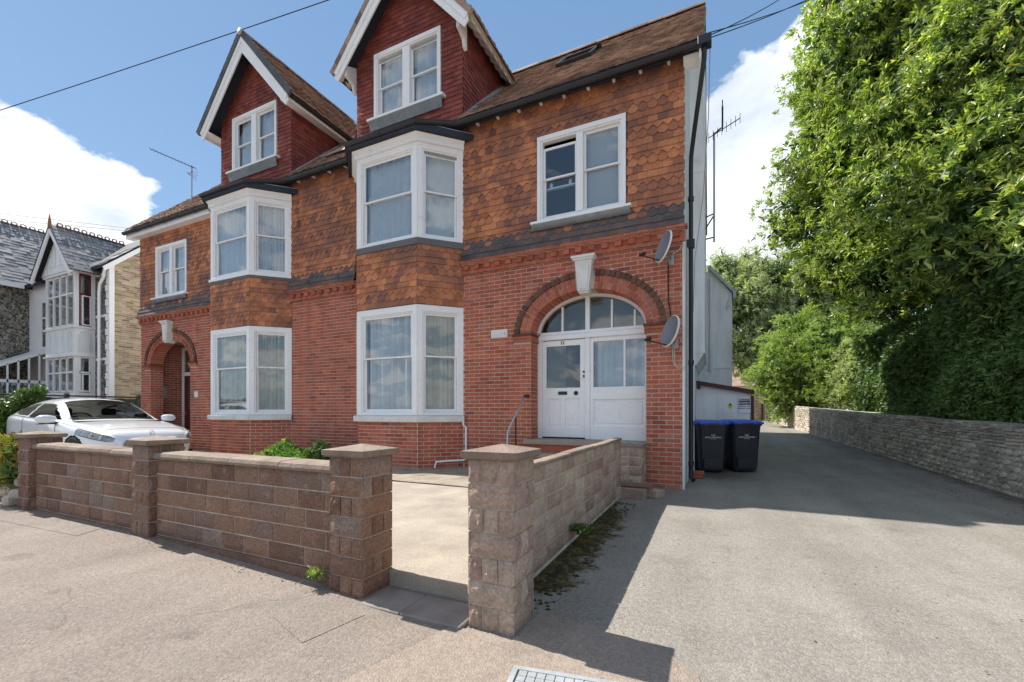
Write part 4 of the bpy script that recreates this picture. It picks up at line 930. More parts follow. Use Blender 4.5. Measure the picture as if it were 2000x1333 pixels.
# ---- dormers
def dormer(xc, which):
    win = (-.915, .915, 8.0, 9.5); M = T3(xc, HY, 0)
    face = [(-DW, 6.9), (DW, 6.9), (DW, DZ+(DE-DW)*DT), (0, DZ+DE*DT), (-DW, DZ+(DE-DW)*DT)]
    g = G(M); g.holes(face, [[(win[0], win[2]), (win[1], win[2]), (win[1], win[3]), (win[0], win[3])]], 0)
    zt = DZ+(DE-DW)*DT; yb = 10.2-HY
    for s_ in (-1, 1): g.add([(s_*DW, 0, 7.0), (s_*DW, yb, 7.0), (s_*DW, yb, zt), (s_*DW, 0, zt)], [(0, 1, 2, 3) if s_ > 0 else (3, 2, 1, 0)])
    g.add([(-.95, .4, 7.9), (.95, .4, 7.9), (.95, .4, 9.6), (-.95, .4, 9.6)], [(0, 1, 2, 3)])
    d = g.build('dormer', 'soffit_dark', house)
    def cp(z): h = DW if z < zt else (DE-(z-DZ)/DT)-.02; return (-h, h)
    hang_tiles(d, M, -DW, DW, 7.00, 11.05, lambda z: [(win[0]-.01, win[1]+.01)] if 7.96 < z < 9.52 else [], pattern=False, mt='red_wall_tile', clipu=cp, ga=.102, proud=.022)
    hang_tiles(d, face_M((xc+DW, HY), (xc+DW, 10.3)), 0, 2.1, 7.5, zt+.05, pattern=False, mt='red_wall_tile', clipu=lambda z: (-.02, (z-7.42)/TA), ga=.102, proud=.022)
    w = window(d, M, win[0], win[1], win[2], win[3], .07, 2, 8.72, [('net_curtain', 4, .015)], mullion=.20, top=.09, vent=(which == 0), y0=-.05)
    sill(d, M, win[0]-.12, win[1]+.12, 8.0, .15, .065, 'white_paint')
    g = G(M); g.add([(win[0]-.08, -.13, 7.93), (win[1]+.08, -.13, 7.93), (win[1]+.06, -.06, 7.74), (win[0]-.08, -.06, 7.74)], [(0, 3, 2, 1), (0, 1, 2, 3)]); g.build('lead_apron', 'lead', d)
    # roof slabs (front overhang .34)
    yf = -.34; SL = DE*math.hypot(1, DT); un = math.hypot(1, DT)
    for s_ in (1, -1):
        g = G(T3(xc, HY, 0)); e_ = (s_*DE, DZ); a_ = (0, DZ+DE*DT)
        vs = []
        for off in (0.0, .10):
            nx, nz = s_*DT/un*off, off/un
            vs += [(e_[0]+nx, yf, e_[1]+nz), (a_[0]+(0 if off else 0), yf, a_[1]+off*un), (a_[0], 11.35-HY, a_[1]+off*un), (e_[0]+nx, 9.42-HY, e_[1]+nz)]
        g.add(vs, [(0, 1, 2, 3), (7, 6, 5, 4), (0, 4, 5, 1), (1, 5, 6, 2), (2, 6, 7, 3), (3, 7, 4, 0)]); g.build('dormer_roof', 'soffit_dark' if not (which == 0 and s_ == 1) else 'cream_cloth', d)
        # tiles
        off = .105; o3 = (xc+s_*(DE+.05)+s_*DT/un*off, HY+yf-.05, DZ-.05*DT+off/un)
        if s_ > 0: TM_ = slope_M(o3, (0, 1, 0), (-1, 0, DT)); cl = lambda v: (0, 9.34-HY-yf+.05+(11.3-9.34)*v/SL)
        else: TM_ = slope_M(o3, (0, -1, 0), (1, 0, DT)); cl = lambda v: (-(9.34-HY-yf+.05+(11.3-9.34)*v/SL), 0)
        roof_tiles(RT, rt_t, d, TM_, 0, 3, SL+.08, clip=cl)
        # bargeboard
        g = G(T3(xc, HY+yf, 0)); bw = .25
        p0 = (s_*(DE+.02), DZ-.02); p1 = (0, DZ+DE*DT); q1 = (0, p1[1]-bw*un*.95); q0 = (s_*(DE-.13), DZ-.17)
        foot = [(s_*(DE+.03), DZ-.13), (s_*(DE-.06), DZ-.24)]
        poly = [p0, foot[0], foot[1], q0, q1, p1] if s_ > 0 else [p1, q1, q0, foot[1], foot[0], p0]
        g.prism(poly, -.03, 0.0, 'y')
        pr0 = [(p0[0]+s_*.02, p0[1]+.0), (s_*(DE-.05), DZ-.10), (0, p1[1]-.09), (0, p1[1]+.04)]
        g.prism(pr0 if s_ > 0 else pr0[::-1], -.055, -.031, 'y'); g.build('bargeboard', 'white_paint', d)
        # verge
        k = 12
        for i in range(k):
            t0 = i/k; t1 = (i+1)/k; A_ = Vector((s_*(DE+.06)*(1-t0), 0, DZ-.05+(DE*DT+.10)*t0)); B_ = Vector((s_*(DE+.06)*(1-t1), 0, DZ-.05+(DE*DT+.10)*t1))
            g = G(T3(xc, HY+yf, 0)); g.rn = random.random(); up_ = Vector((s_*DT, 0, 1)).normalized(); m_ = 'dark_tile' if which == 1 else 'roof_tile'
            h0, h1 = .02, (.15 if which == 1 else .10); q = [A_+up_*h0-Vector((0, 0, .03)), B_+up_*h0-Vector((0, 0, .03)), B_+up_*h1, A_+up_*(h1+.012)]
            poly = [(v.x, v.z) for v in q]
            if s_ < 0: poly = poly[::-1]
            g.prism(poly, -.075, -.01, 'y'); g.build('verge_tile', m_, d)
        # eaves of the side
        if which == 1:
            g = G(T3(xc, HY, 0)); xs = sorted((s_*(DW+.02), s_*(DE+.02))); g.box(xs[0], xs[1], yf, 9.4-HY, DZ-.05, DZ-.02); xs = sorted((s_*(DE-.0), s_*(DE+.02))); g.box(xs[0], xs[1], yf, 9.4-HY, DZ-.12, DZ+.02); g.build('eaves_board', 'white_paint', d)
            g = G(T3(xc, HY, 0)); g.tube([(s_*(DE+.07), yf+.02, DZ+.0), (s_*(DE+.07), 9.36-HY, DZ+.0)], .05, 10); g.build('dormer_gutter', 'black_plastic', d)
        else:
            for i in range(8):
                g = G(T3(xc, HY, 0)); y = yf+.16+i*.245; g.smooth = True
                vs = []
                for a in range(9):
                    t = math.pi*a/8; vs += [(s_*(DE+.04), y+.115*math.cos(t), DZ+.09-.15*math.sin(t)*1.0), (s_*(DW+.10), y+.10*math.cos(t), DZ+.25-.10*math.sin(t))]
                g.add(vs, [(2*a, 2*a+1, 2*a+3, 2*a+2) for a in range(8)]); g.smooth = False; g.add([vs[2*a] for a in range(9)], [tuple(range(9))]); g.build('eaves_corbel', 'stone_white', d)
            g = G(T3(xc, HY, 0)); xx = s_*(DW+.02); g.prism([(yf+.03, DZ-.12), (yf+.03, DZ+.1), (.0, DZ+.25), (.0, DZ-.38), (-.06, DZ-.34), (-.10, DZ-.2), (-.2, DZ-.15)], min(xx, xx+s_*.07), max(xx, xx+s_*.07), 'x'); g.build('gable_bracket', 'stone_white', d)
    ridge_tiles(d, (xc, HY+yf-.04, DZ+DE*DT+.16), (xc, 11.3, DZ+DE*DT+.16), .10, .32, 'roof_tile')
    g = G(T3(xc, HY+yf-.05, DZ+DE*DT+.14)); g.smooth = True; disc(g, 0, 0, .085, -.05, .02, 14); g.build('ridge_end', 'grey_plastic', d)
dormer(BAYS[0], 0); dormer(BAYS[1], 1)
g = G(); g.prism([(-8.2, 7.75), (-7.75, 8.3), (-7.85, 8.35), (-9.2, 7.62)], 0, .01); g = G()
g.add([(-9.2, 7.95, 7.83), (-7.7, 7.70, 7.62), (-7.62, 8.7, 8.62), (-8.1, 8.65, 8.6)], [(0, 1, 2, 3)]); g.build('lead_valley', 'timber_pale', roof)
for s_, c_ in ((1, BAYS[0]), (1, BAYS[1])):
    g = G(); x = c_+DW+.04
    g.add([(x-.03, 7.6, RZ0+(7.6-RY0)*TA+.05), (x+.16, 7.6, RZ0+(7.6-RY0)*TA+.045), (x+.16, 9.4, RZ0+(9.4-RY0)*TA+.045), (x-.03, 9.4, RZ0+(9.4-RY0)*TA+.12)], [(0, 1, 2, 3)]); g.build('lead_soaker', 'lead', roof)
# bay foot pipes
bx = BAYS[0]+BH
g = G(); g.tube([(bx+.06, HY-.10, 1.10), (bx+.06, HY-.10, 1.02), (bx+.10, HY-.06, .98), (bx+.10, HY-.06, .35), (bx+.07, HY-.10, .30), (bx-.2, HY-.28, .29), (bx-.36, HY-.46, .28), (bx-.38, HY-.48, .16)], .022, 8); g.build('overflow_pipe', 'white_paint', house)
# ================================================================== garden walls
def block_tpl(mt, nx=5, nz=3, amp=.28):
    vs = []; fs = []
    for j in range(nz+1):
        for i in range(nx+1):
            e_ = (i in (0, nx)) or (j in (0, nz)); y = -.62+random.uniform(-.05, .05) if e_ else -1+random.uniform(-amp, amp*.4)
            vs.append((i/nx, y, j/nz))
    for j in range(nz):
        for i in range(nx): a = j*(nx+1)+i; fs.append((a, a+1, a+nx+2, a+nx+1))
    b = len(vs); vs += [(0, 0, 0), (1, 0, 0), (1, 0, 1), (0, 0, 1)]
    bot = list(range(nx+1)); top = [nz*(nx+1)+i for i in range(nx+1)]; lf = [j*(nx+1) for j in range(nz+1)]; rt = [j*(nx+1)+nx for j in range(nz+1)]
    fs += [bot[::-1]+[b, b+1], top+[b+2, b+3], lf+[b+3, b], rt[::-1]+[b+1, b+2]]
    return Tpl(vs, fs, mt, 'block')
blk = {m_: [block_tpl(m_) for _ in range(5)] for m_ in ('block_brown', 'block_pink')}
GB = Kind('block', 'blockwork', 460)
def courses(parent, M, u0, u1, v0, h, n_, mt, lens, proud=.014, seed=0, thick=.02):
    rr = random.Random(seed)
    for r in range(n_):
        x = u0; z = v0+r*h
        while x < u1-.01:
            L = rr.choice(lens); e_ = min(x+L, u1)
            if u1-e_ < .09: e_ = u1
            GB.add(parent, rr.choice(blk[mt]), M @ T3(x+.005, .012, z+.005) @ SM(e_-x-.010, proud+.012+rr.uniform(-.003, .004), h-.010)); x = e_
def pier(parent, x0, x1, y0, y1, zb, n_, h, mt, seed, inset=.016):
    rr = random.Random(seed)
    g = G(); g.box(x0+inset, x1-inset, y0+inset, y1-inset, zb-.25, zb+n_*h+.002); p = g.build('pier', 'block_mortar', parent)
    fm = [face_M((x0+inset, y0+inset), (x1-inset, y0+inset)), face_M((x1-inset, y0+inset), (x1-inset, y1-inset)), face_M((x1-inset, y1-inset), (x0+inset, y1-inset)), face_M((x0+inset, y1-inset), (x0+inset, y0+inset))]
    for c in range(n_+1):
        z = zb+(c-1)*h if c else zb-.12; hh = h if c else .12
        if c == 0: z = zb-.12
        for k, M in enumerate(fm):
            W_ = (x1-x0 if k % 2 == 0 else y1-y0)-2*inset; full = (c+k) % 2 == 0
            a, b = -.012, W_+.012
            if full: parts_ = [(a, b)]
            else:
                s_ = [a, a+(b-a)*(.33+rr.uniform(-.03, .03)), a+(b-a)*(.66+rr.uniform(-.03, .03)), b]; parts_ = list(zip(s_[:-1], s_[1:]))
            for q0, q1 in parts_: GB.add(p, rr.choice(blk[mt]), M @ T3(q0+.004, .01, z+.005) @ SM(q1-q0-.008, .026+rr.uniform(-.003, .004), hh-.009))
    z = zb+n_*h; o = .028; xm, ym = (x0+x1)/2, (y0+y1)/2
    g = G(); g.rn = rr.random(); a, b, c, d = x0-o, x1+o, y0-o, y1+o; j = lambda: rr.uniform(-.004, .004)
    vs = [(a+.015, c+.015, z), (b-.015, c+.015, z), (b-.015, d-.015, z), (a+.015, d-.015, z), (a+j(), c+j(), z+.012), (b+j(), c+j(), z+.012), (b+j(), d+j(), z+.012), (a+j(), d+j(), z+.012), (a+j(), c+j(), z+.048), (b+j(), c+j(), z+.05), (b+j(), d+j(), z+.047), (a+j(), d+j(), z+.048), (xm+j(), ym+j(), z+.085)]
    fs = [(0, 3, 2, 1)]+[(i, (i+1) % 4, (i+1) % 4+4, i+4) for i in range(4)]+[(i+4, (i+1) % 4+4, (i+1) % 4+8, i+8) for i in range(4)]+[(8+i, 8+(i+1) % 4, 12) for i in range(4)]
    g.add(vs, fs); g.build('pier_cap', 'coping', p); return p
wl = empty('garden_wall', (-5, 2.39, 0), 'low brown rock-faced block wall with three capped piers along the pavement', 'garden wall')
piers_x = [(-2.485, -2.16), (-5.115, -4.815), (-7.74, -7.43)]
pier(wl, -2.485, -2.16, 2.23, 2.55, .0, 7, .14, 'block_brown', 1)
pier(wl, -5.115, -4.815, 2.23, 2.55, .10, 6, .146, 'block_brown', 2); pier(wl, -7.74, -7.43, 2.23, 2.55, .10, 6, .146, 'block_brown', 3)
for k, (a, b) in enumerate(((-4.815, -2.485), (-7.43, -5.115))):
    g = G(); g.box(a-.02, b+.02, 2.304, 2.47, -.15, .85); p = g.build('wall_panel', 'block_mortar', wl); g = G(); g.rn = .2; g.box(a, b, 2.280, 2.303, -.1, .122); g.build('plinth', 'block_brown', wl)
    courses(p, face_M((a, 2.304), (b, 2.304)), 0, b-a, .125, .145, 5, 'block_brown', [.22, .27, .3, .3, .36, .42], seed=10+k)
    x = a-.01; rr = random.Random(40+k)
    while x < b-.02:
        e_ = min(x+rr.choice([.55, .6, .62]), b+.01); g = G(); g.rn = rr.random(); g.smooth = False
        prof = [(2.268, .852), (2.26, .875), (2.272, .903), (2.30, .912), (2.48, .914), (2.505, .90), (2.505, .852)]
        dz = rr.uniform(-.003, .003); g.prism([(y_, z_+dz) for y_, z_ in prof], x+.003, e_-.003, 'x'); g.build('coping_stone', 'coping', p); x = e_
wr = empty('side_wall', (-1.25, 4.3, 0), 'pinkish block wall with a capped end pier beside the driveway', 'garden wall')
pier(wr, -1.337, -1.02, 2.23, 2.55, .0, 7, .145, 'block_pink', 5)
g = G(); g.box(-1.345, -1.253, 2.5, 6.62, -.1, .86); p = g.build('wall_panel', 'block_mortar', wr)
courses(p, face_M((-1.253, 2.552), (-1.253, 6.62)), 0, 4.068, .035, .139, 6, 'block_pink', [.36, .42, .44, .44], seed=21, proud=.012)
courses(p, face_M((-1.345, 6.62), (-1.345, 2.552)), 0, 4.068, .035, .139, 6, 'block_pink', [.36, .42, .44], seed=22, proud=.010)
x = 2.55; rr = random.Random(50)
while x < 6.6:
    e_ = min(x+rr.choice([.2, .28, .36, .44]), 6.63); g = G(); g.rn = rr.random(); dz = rr.uniform(-.006, .006); g.bbox(-1.352, -1.236, x+.003, e_-.003, .862, .898+dz, .008); g.build('capping_block', 'coping', p); x = e_
pw = empty('planter_wall', (-1.2, 7.2, 0), 'small square block planter against the house beside the white doors', 'planter')
g = G(); g.box(-1.49, -1.0, 6.96, 7.48, -.1, .73); g.box(-1.42, -1.07, 7.03, 7.47, .60, .66); p = g.build('planter_core', 'block_mortar', pw)
courses(p, face_M((-1.49, 6.96), (-1.0, 6.96)), -.01, .50, .13, .15, 4, 'block_pink', [.3, .2], seed=31); courses(p, face_M((-1.0, 6.95), (-1.0, 7.48)), 0, .52, .13, .15, 4, 'block_pink', [.3, .22], seed=32)
g = G(); g.rn = .3
for (a, b, c, d) in ((-1.51, -.975, 6.94, 7.03), (-1.065, -.975, 7.03, 7.5), (-1.51, -1.42, 7.03, 7.5)): g.bbox(a, b, c, d, .732, .775, .008)
g.build('planter_rim', 'coping', pw)
def loose(name, x, y, z, sx_, sy_, sz_, rot, mt, label, cat='block'):
    t = blk['block_pink'][0]; g = G(T3(x, y, z) @ Matrix.Rotation(rot, 4, 'Z')); g.rn = random.random(); g.bbox(-sx_/2, sx_/2, -sy_/2, sy_/2, 0, sz_, .008)
    o = g.build(name, mt); tag(o, label, cat); return o
loose('stone_block', -1.13, 6.66, gz(-1.1, 6.6), .50, .24, .155, -.05, 'block_pink', 'long pinkish stone block lying below the planter')
loose('stone_block', -1.10, 6.72, .163, .56, .20, .045, -.03, 'block_brown', 'thin dark slab laid on the long pinkish block')
loose('stone_block', -.76, 6.78, 0.004, .17, .22, .12, -.45, 'block_pink', 'short loose block turned askew at the corner of the house')
loose('loose_brick', -.27, 9.05, .01, .225, .105, .07, .2, 'brick', 'red brick lying at the foot of the downpipe', 'brick'); loose('loose_brick', -.24, 9.07, .081, .225, .105, .07, .05, 'brick', 'upper red brick of the two at the foot of the downpipe', 'brick')
# handrail
g = G(); g.tube([(-3.22, 7.66, 1.60), (-3.23, 7.5, 1.56), (-3.28, 7.15, 1.17), (-3.30, 7.0, 1.00), (-3.31, 6.94, .90), (-3.31, 6.93, .2)], .021, 10)
hr = g.build('handrail', 'steel'); tag(hr, 'bent grey metal handrail beside the entrance steps', 'handrail')
g = G(); g.tube([(-3.265, 7.2, 1.2), (-3.265, 7.2, .3)], .014, 8); g.tube([(-3.22, 7.5, 1.585), (-3.22, 7.69, 1.60)], .03, 8); g.build('rail_post', 'dark_metal', hr)

# ================================================================== stone wall right of the drive
sw = empty('stone_wall', (4.2, 14, 0), 'long grey-brown rubble stone wall along the right of the driveway', 'stone wall')
def stone_tpl(mt):
    m_ = 8; vs = []; 
    for i in range(m_):
        t = 2*math.pi*(i+.5)/m_; c, s_ = math.cos(t), math.sin(t); k = 1/max(abs(c), abs(s_)); r = .5*min(k, 1.22)*random.uniform(.9, 1.0); vs.append((.5+c*r, 0, .5+s_*r))
    vs += [(.5+(x-.5)*.82, -.8+random.uniform(-.12, .12), .5+(z-.5)*.80) for x, y, z in vs]
    return Tpl(vs, [(i, (i+1) % m_, (i+1) % m_+m_, i+m_) for i in range(m_)]+[tuple(range(m_, 2*m_))], mt, 'stone')
st_t = [stone_tpl('rubble') for _ in range(7)]; SK = Kind('stone', 'stonework')
WP = [(3.56, 32.0), (3.78, 22.0), (4.20, 9.0), (4.45, 4.6)]
for k in range(3):
    a, b = WP[k], WP[k+1]; L = math.dist(a, b); za, zb_ = gz(*a), gz(*b); sl = math.atan2(za-zb_, L)
    M = T3(0, 0, za) @ face_M(a, b) @ Matrix.Rotation(sl, 4, 'Y')
    g = G(M); g.box(0, L, 0, .34, -.25, 1.02); g.prism([(0-.02, 1.02), (.36, 1.02), (.30, 1.09), (.04, 1.08)], 0, L, 'x'); p = g.build('wall_panel', 'rubble_mortar', sw)
    z = -.05
    while z < 1.08:
        h = random.uniform(.045, .06) if (z > .62) else random.uniform(.075, .115); u = random.uniform(-.1, 0)
        while u < L:
            if k == 0: w_ = random.uniform(.25, .5)
            else: w_ = random.uniform(.10, .30) if z < .62 else random.uniform(.14, .36)
            a0 = max(u, 0)
            if min(u+w_, L)-a0 > .04: SK.add(p, random.choice(st_t), M @ T3(a0+.004, .006 if z < 1.0 else .02, z+.004+random.uniform(-.006, .006)) @ Matrix.Rotation(random.uniform(-.05, .05) if z < .62 else 0, 4, 'Y') @ SM(min(u+w_, L)-a0-.008, random.uniform(.02, .045), h-.006))
            u += w_
        z += h

# ================================================================== bins, bin store, sign
def make_bin(loc, rot, label):
    t = bpy.data.objects.new('wheelie_bin', None); Mw = T3(*loc) @ Matrix.Rotation(rot, 4, 'Z'); reg(t, None, Mw); tag(t, label, 'wheelie bin', 'blue-lidded wheelie bins by the store')
    P = lambda *a: a
    def part(g, n_, mt, par=t): g.M = Mw @ g.M; return None
    g = G(Mw); w0, w1, d1 = .235, .285, .62
    secs = [(.03, w0-.02, .06, .50), (.06, w0, .05, .52), (.75, w1-.015, .02, .60), (.96, w1, .0, .63), (.965, w1+.02, -.02, .65), (1.0, w1+.02, -.02, .65)]
    vs = []; 
    for z, w_, ya, yb in secs:
        c = .045; vs += [(-w_+c, ya, z), (w_-c, ya, z), (w_, ya+c, z), (w_, yb-c, z), (w_-c, yb, z), (-w_+c, yb, z), (-w_, yb-c, z), (-w_, ya+c, z)]
    fs = [tuple(range(8))[::-1]]
    for r in range(len(secs)-1):
        for i in range(8): fs.append((r*8+i, r*8+(i+1) % 8, (r+1)*8+(i+1) % 8, (r+1)*8+i))
    g.add(vs, fs); g.box(-.18, .18, -.0, .05, .10, .30); body = g.build('bin_body', 'bin_black', t)
    # lid
    g = G(Mw); vs = []; nx_, ny_ = 8, 8
    for r, (sc, z0) in enumerate(((1.0, 1.0), (1.0, 1.035), (.93, 1.062), (.6, 1.08), (.0, 1.085))):
        w_ = .325*sc; ya = .315-.365*sc; yb = .315+.36*sc; c = .07*sc
        vs += [(-w_+c, ya, z0), (w_-c, ya, z0), (w_, ya+c, z0), (w_, yb-c, z0+.02*sc), (w_-c, yb, z0+.02*sc), (-w_+c, yb, z0+.02*sc), (-w_, yb-c, z0+.02*sc), (-w_, ya+c, z0)]
    fs = [tuple(range(8))[::-1]]
    for r in range(4):
        for i in range(8): fs.append((r*8+i, r*8+(i+1) % 8, (r+1)*8+(i+1) % 8, (r+1)*8+i))
    g.add(vs, fs)
    for s_ in (-1, 1): g.bbox(s_*.24-.06, s_*.24+.06, -.075, .0, 1.0, 1.05, .012)
    lid = g.build('lid', 'lid_blue', t)
    g = G(Mw); g.tube([(-.25, .70, 1.0), (.25, .70, 1.0)], .02, 8); g.box(-.24, -.20, .62, .71, .97, 1.02); g.box(.20, .24, .62, .71, .97, 1.02); g.box(-.10, .10, -.085, -.05, 1.0, 1.02); g.build('handle', 'black_plastic', t)
    for s_ in (-1, 1):
        g = G(Mw @ T3(s_*.235, .56, .10)); g.prism([(.10*math.cos(2*math.pi*i/18), .10*math.sin(2*math.pi*i/18)) for i in range(18)], -.025, .025, 'x'); g.build('wheel', 'rubber', t)
    # printed crest and lettering
    tilt = math.atan2(.05, .69); PM = Mw @ T3(0, .023, .72) @ Matrix.Rotation(tilt*.6, 4, 'X')
    g = G(PM); k = 24
    for r0, r1 in ((.032, .042),):
        for i in range(k):
            a, b = 2*math.pi*i/k, 2*math.pi*(i+1)/k; g.add([(r0*math.cos(a), -.004, r0*math.sin(a)+.08), (r1*math.cos(a), -.004, r1*math.sin(a)+.08), (r1*math.cos(b), -.004, r1*math.sin(b)+.08), (r0*math.cos(b), -.004, r0*math.sin(b)+.08)], [(0, 1, 2, 3)])
    g.add([(.016*math.cos(2*math.pi*i/12), -.004, .08+.013*math.sin(2*math.pi*i/12)) for i in range(12)], [tuple(range(12))])
    g.add([(-.13, -.012, -.03), (-.13, -.012, -.03), (-.13, -.012, -.03)], [(0, 1, 2)]) if False else None
    g.build('crest', 'print_white', body)
    text('ADUR & WORTHING', .034, PM @ T3(0, -.006, .012), 'print_white', body, 'bin_lettering', .0005, bold=.0008); text('COUNCILS', .026, PM @ T3(0, -.006, -.02), 'print_white', body, 'bin_lettering', .0005)
    return t
def gzo(x, y): return gz(x, y)+.008
make_bin((.035, 9.80, gzo(0, 9.8)), R(17), 'blue-lidded black wheelie bin nearer the downpipe and house wall')
make_bin((.665, 10.07, gzo(.6, 10.1)), R(20), 'blue-lidded black wheelie bin with a pale scuff, nearer the drive')
sh = empty('bin_store', (.25, 11.8, 0), 'low white lean-to store with a brown sloping roof edge behind the bins', 'shed')
g = G(); g.prism([(-.33, -.1), (.80, -.1), (.80, 1.70), (-.33, 1.94)], 11.05, 13.9, 'y'); g.box(-.33, .80, 11.035, 11.05, -.1, 1.64); g.build('store_wall', 'render_white', sh)
g = G(); g.prism([(-.36, 1.93), (.86, 1.68), (.86, 1.78), (-.36, 2.03)], 10.94, 10.975, 'y'); g.box(-.30, -.24, 10.95, 11.04, 1.83, 1.93); g.build('roof_fascia', 'fascia_brown', sh)
g = G(); g.prism([(-.33, 1.97), (.90, 1.715), (.90, 1.755), (-.33, 2.01)], 10.976, 13.95, 'y'); g.build('store_roof', 'lead', sh)
g = G(); g.box(.80, .86, 11.0, 11.9, .05, 1.66); g.build('store_door', 'fascia_brown', sh); g = G(); g.tube([(.865, 11.03, 1.32), (.89, 11.03, 1.32), (.89, 11.03, 1.28)], .012, 6); g.build('latch', 'steel', sh)
sg = empty('parking_sign', (.68, 11.02, 1.25), 'white sign headed PRIVATE PROPERTY in white on black', 'sign')
SGM = T3(.672, 11.022, 1.45)
g = G(SGM); g.bbox(-.125, .125, -.008, .0, -.185, .155, .002); g.build('sign_board', 'render_white', sg)
g = G(SGM); g.box(-.115, .115, -.011, -.0085, .0, .135); hd = g.build('sign_header', 'print_black', sg)
text('PRIVATE', .060, SGM @ T3(0, -.013, .100), 'print_white', sg, 'sign_lettering', .0005, bold=.0015); text('PROPERTY', .056, SGM @ T3(0, -.013, .038), 'print_white', sg, 'sign_lettering', .0005, bold=.0015)
text('PARKING FOR', .036, SGM @ T3(0, -.0095, -.035), 'print_black', sg, 'sign_lettering', .0005, bold=.001); text('RESIDENTS ONLY', .034, SGM @ T3(0, -.0095, -.082), 'print_black', sg, 'sign_lettering', .0005, bold=.001)
g = G(T3(.385, 11.025, 1.44)); g.prism([(0, -.095), (.055, -.02), (0, .10), (-.055, -.02)], -.004, 0, 'y', 1); g.prism([(0, -.08), (.05, -.015), (.026, .03), (-.026, .03), (-.05, -.015)], -.007, -.0045, 'y', 0); g.prism([(-.03, -.0), (.03, -.0), (0, .055)], -.010, -.0075, 'y', 2)
tag(g.build('warning_sign', ['print_yellow', 'render_white', 'print_black']), 'small yellow diamond warning sticker left of the parking sign', 'sign')

# ================================================================== dishes and aerials
def dish(c, nrm_, r, wallpt, lnb, label):
    c = Vector(c); nv = Vector(nrm_).normalized(); M = slope_M(c, nv.cross(Vector((0, 0, 1))), Vector((0, 0, 1))-nv*nv.z)   # local z = ? x cross y
    M = M if (M.to_3x3() @ Vector((0, 0, 1))).dot(nv) > 0 else slope_M(c, -nv.cross(Vector((0, 0, 1))), Vector((0, 0, 1))-nv*nv.z)
    t = empty('satellite_dish', wallpt, label, 'satellite dish', 'satellite dishes on the right pillar')
    g = G(M); g.smooth = True; vs = [(0, 0, -.06)]; nr, ns = 6, 32
    for i in range(1, nr+1):
        for j in range(ns): a = 2*math.pi*j/ns; q = i/nr; vs.append((r*.92*q*math.cos(a), r*1.08*q*math.sin(a), -.06+.06*q*q))
    fs = [(0, 1+j, 1+(j+1) % ns) for j in range(ns)]+[(1+(i-1)*ns+j, 1+i*ns+j, 1+i*ns+(j+1) % ns, 1+(i-1)*ns+(j+1) % ns) for i in range(1, nr) for j in range(ns)]
    g.add(vs, fs, 0); b = len(vs); g.add([(x*1.0, y*1.0, z-.006) for x, y, z in vs], [f[::-1] for f in fs], 1)
    o = [vs[1+(nr-1)*ns+j] for j in range(ns)]; g.smooth = True
    rim = [p for j in range(ns) for p in ((o[j][0]*1.0, o[j][1], .0), (o[j][0]*1.045, o[j][1]*1.045, -.004), (o[j][0]*1.045, o[j][1]*1.045, -.028))]
    g.add(rim, [(3*j+k, 3*((j+1) % ns)+k, 3*((j+1) % ns)+k+1, 3*j+k+1) for j in range(ns) for k in (0, 1)], 1); g.build('dish', ['dish_grey', 'stone_white'], t)
    low = M @ Vector((0, -r*1.0, -.02)); ln = Vector(lnb)
    g = G(); g.tube([M @ Vector((0, -r*.3, -.07)), low, ln+Vector((0, 0, -.02))], .010, 8); g.build('arm', 'dark_metal', t)
    g = G(); d = (c-ln).normalized(); g.tube([ln-d*.05, ln-d*.01, ln+d*.03, ln+d*.05], [.02, .027, .027, .034], 10); g.build('receiver', 'dark_metal', t)
    g = G(); wp = Vector(wallpt); g.bbox(wp.x-.05, wp.x+.05, HY-.025, HY-.004, wp.z-.10, wp.z+.06, .003); bk = M @ Vector((0, 0, -.07)); g.tube([(wp.x, HY-.02, wp.z), (wp.x, HY-.12, wp.z+.0), tuple(bk)], .016, 8); g.build('wall_bracket', 'steel', t)
    return t
dish((-.72, 7.36, 3.98), (-.80, -.52, .25), .235, (-.62, HY, 3.85), (-1.02, 7.20, 3.84), 'upper grey satellite dish just under the brick dentils')
dish((-.62, 7.36, 2.60), (-.76, -.58, .25), .235, (-.55, HY, 2.45), (-.93, 7.18, 2.46), 'lower grey satellite dish beside the arch springing')
def cable(pts, r, label, mt='rubber', sag=0.0, name='cable', cat='cable', group=None):
    if sag:
        a, b = Vector(pts[0]), Vector(pts[1]); pts = [a.lerp(b, i/24)-Vector((0, 0, sag*4*(i/24)*(1-i/24))) for i in range(25)]
    g = G(); g.tube(pts, r, 6); o = g.build(name, mt); tag(o, label, cat, group); return o
cable([(-.66, HY-.02, 3.8), (-.66, HY-.02, 3.2), (-.62, HY-.02, 2.9), (-.69, HY-.02, 2.72)], .009, 'black cable running down between the two satellite dishes')
cable([(-.60, HY-.02, 3.93), (-.5, HY-.02, 3.98), (-.43, HY-.02, 4.08), (-.40, HY-.02, 4.0), (-.40, HY-.02, 3.4)], .007, 'pale cable looping from the upper dish to the corner', 'cream_cloth')
for q in (0, .03): cable([(-.56-q, HY-.018, 2.42), (-.56-q, HY-.018, 2.12+q), (-.53-q, HY-.018, 2.03+q), (-.47, HY-.018, 2.0+q), (-.41, HY-.018, 2.0+q)], .007, ['outer', 'inner'][int(q > 0)]+' pale cable bending from the lower dish to the corner', 'cream_cloth')
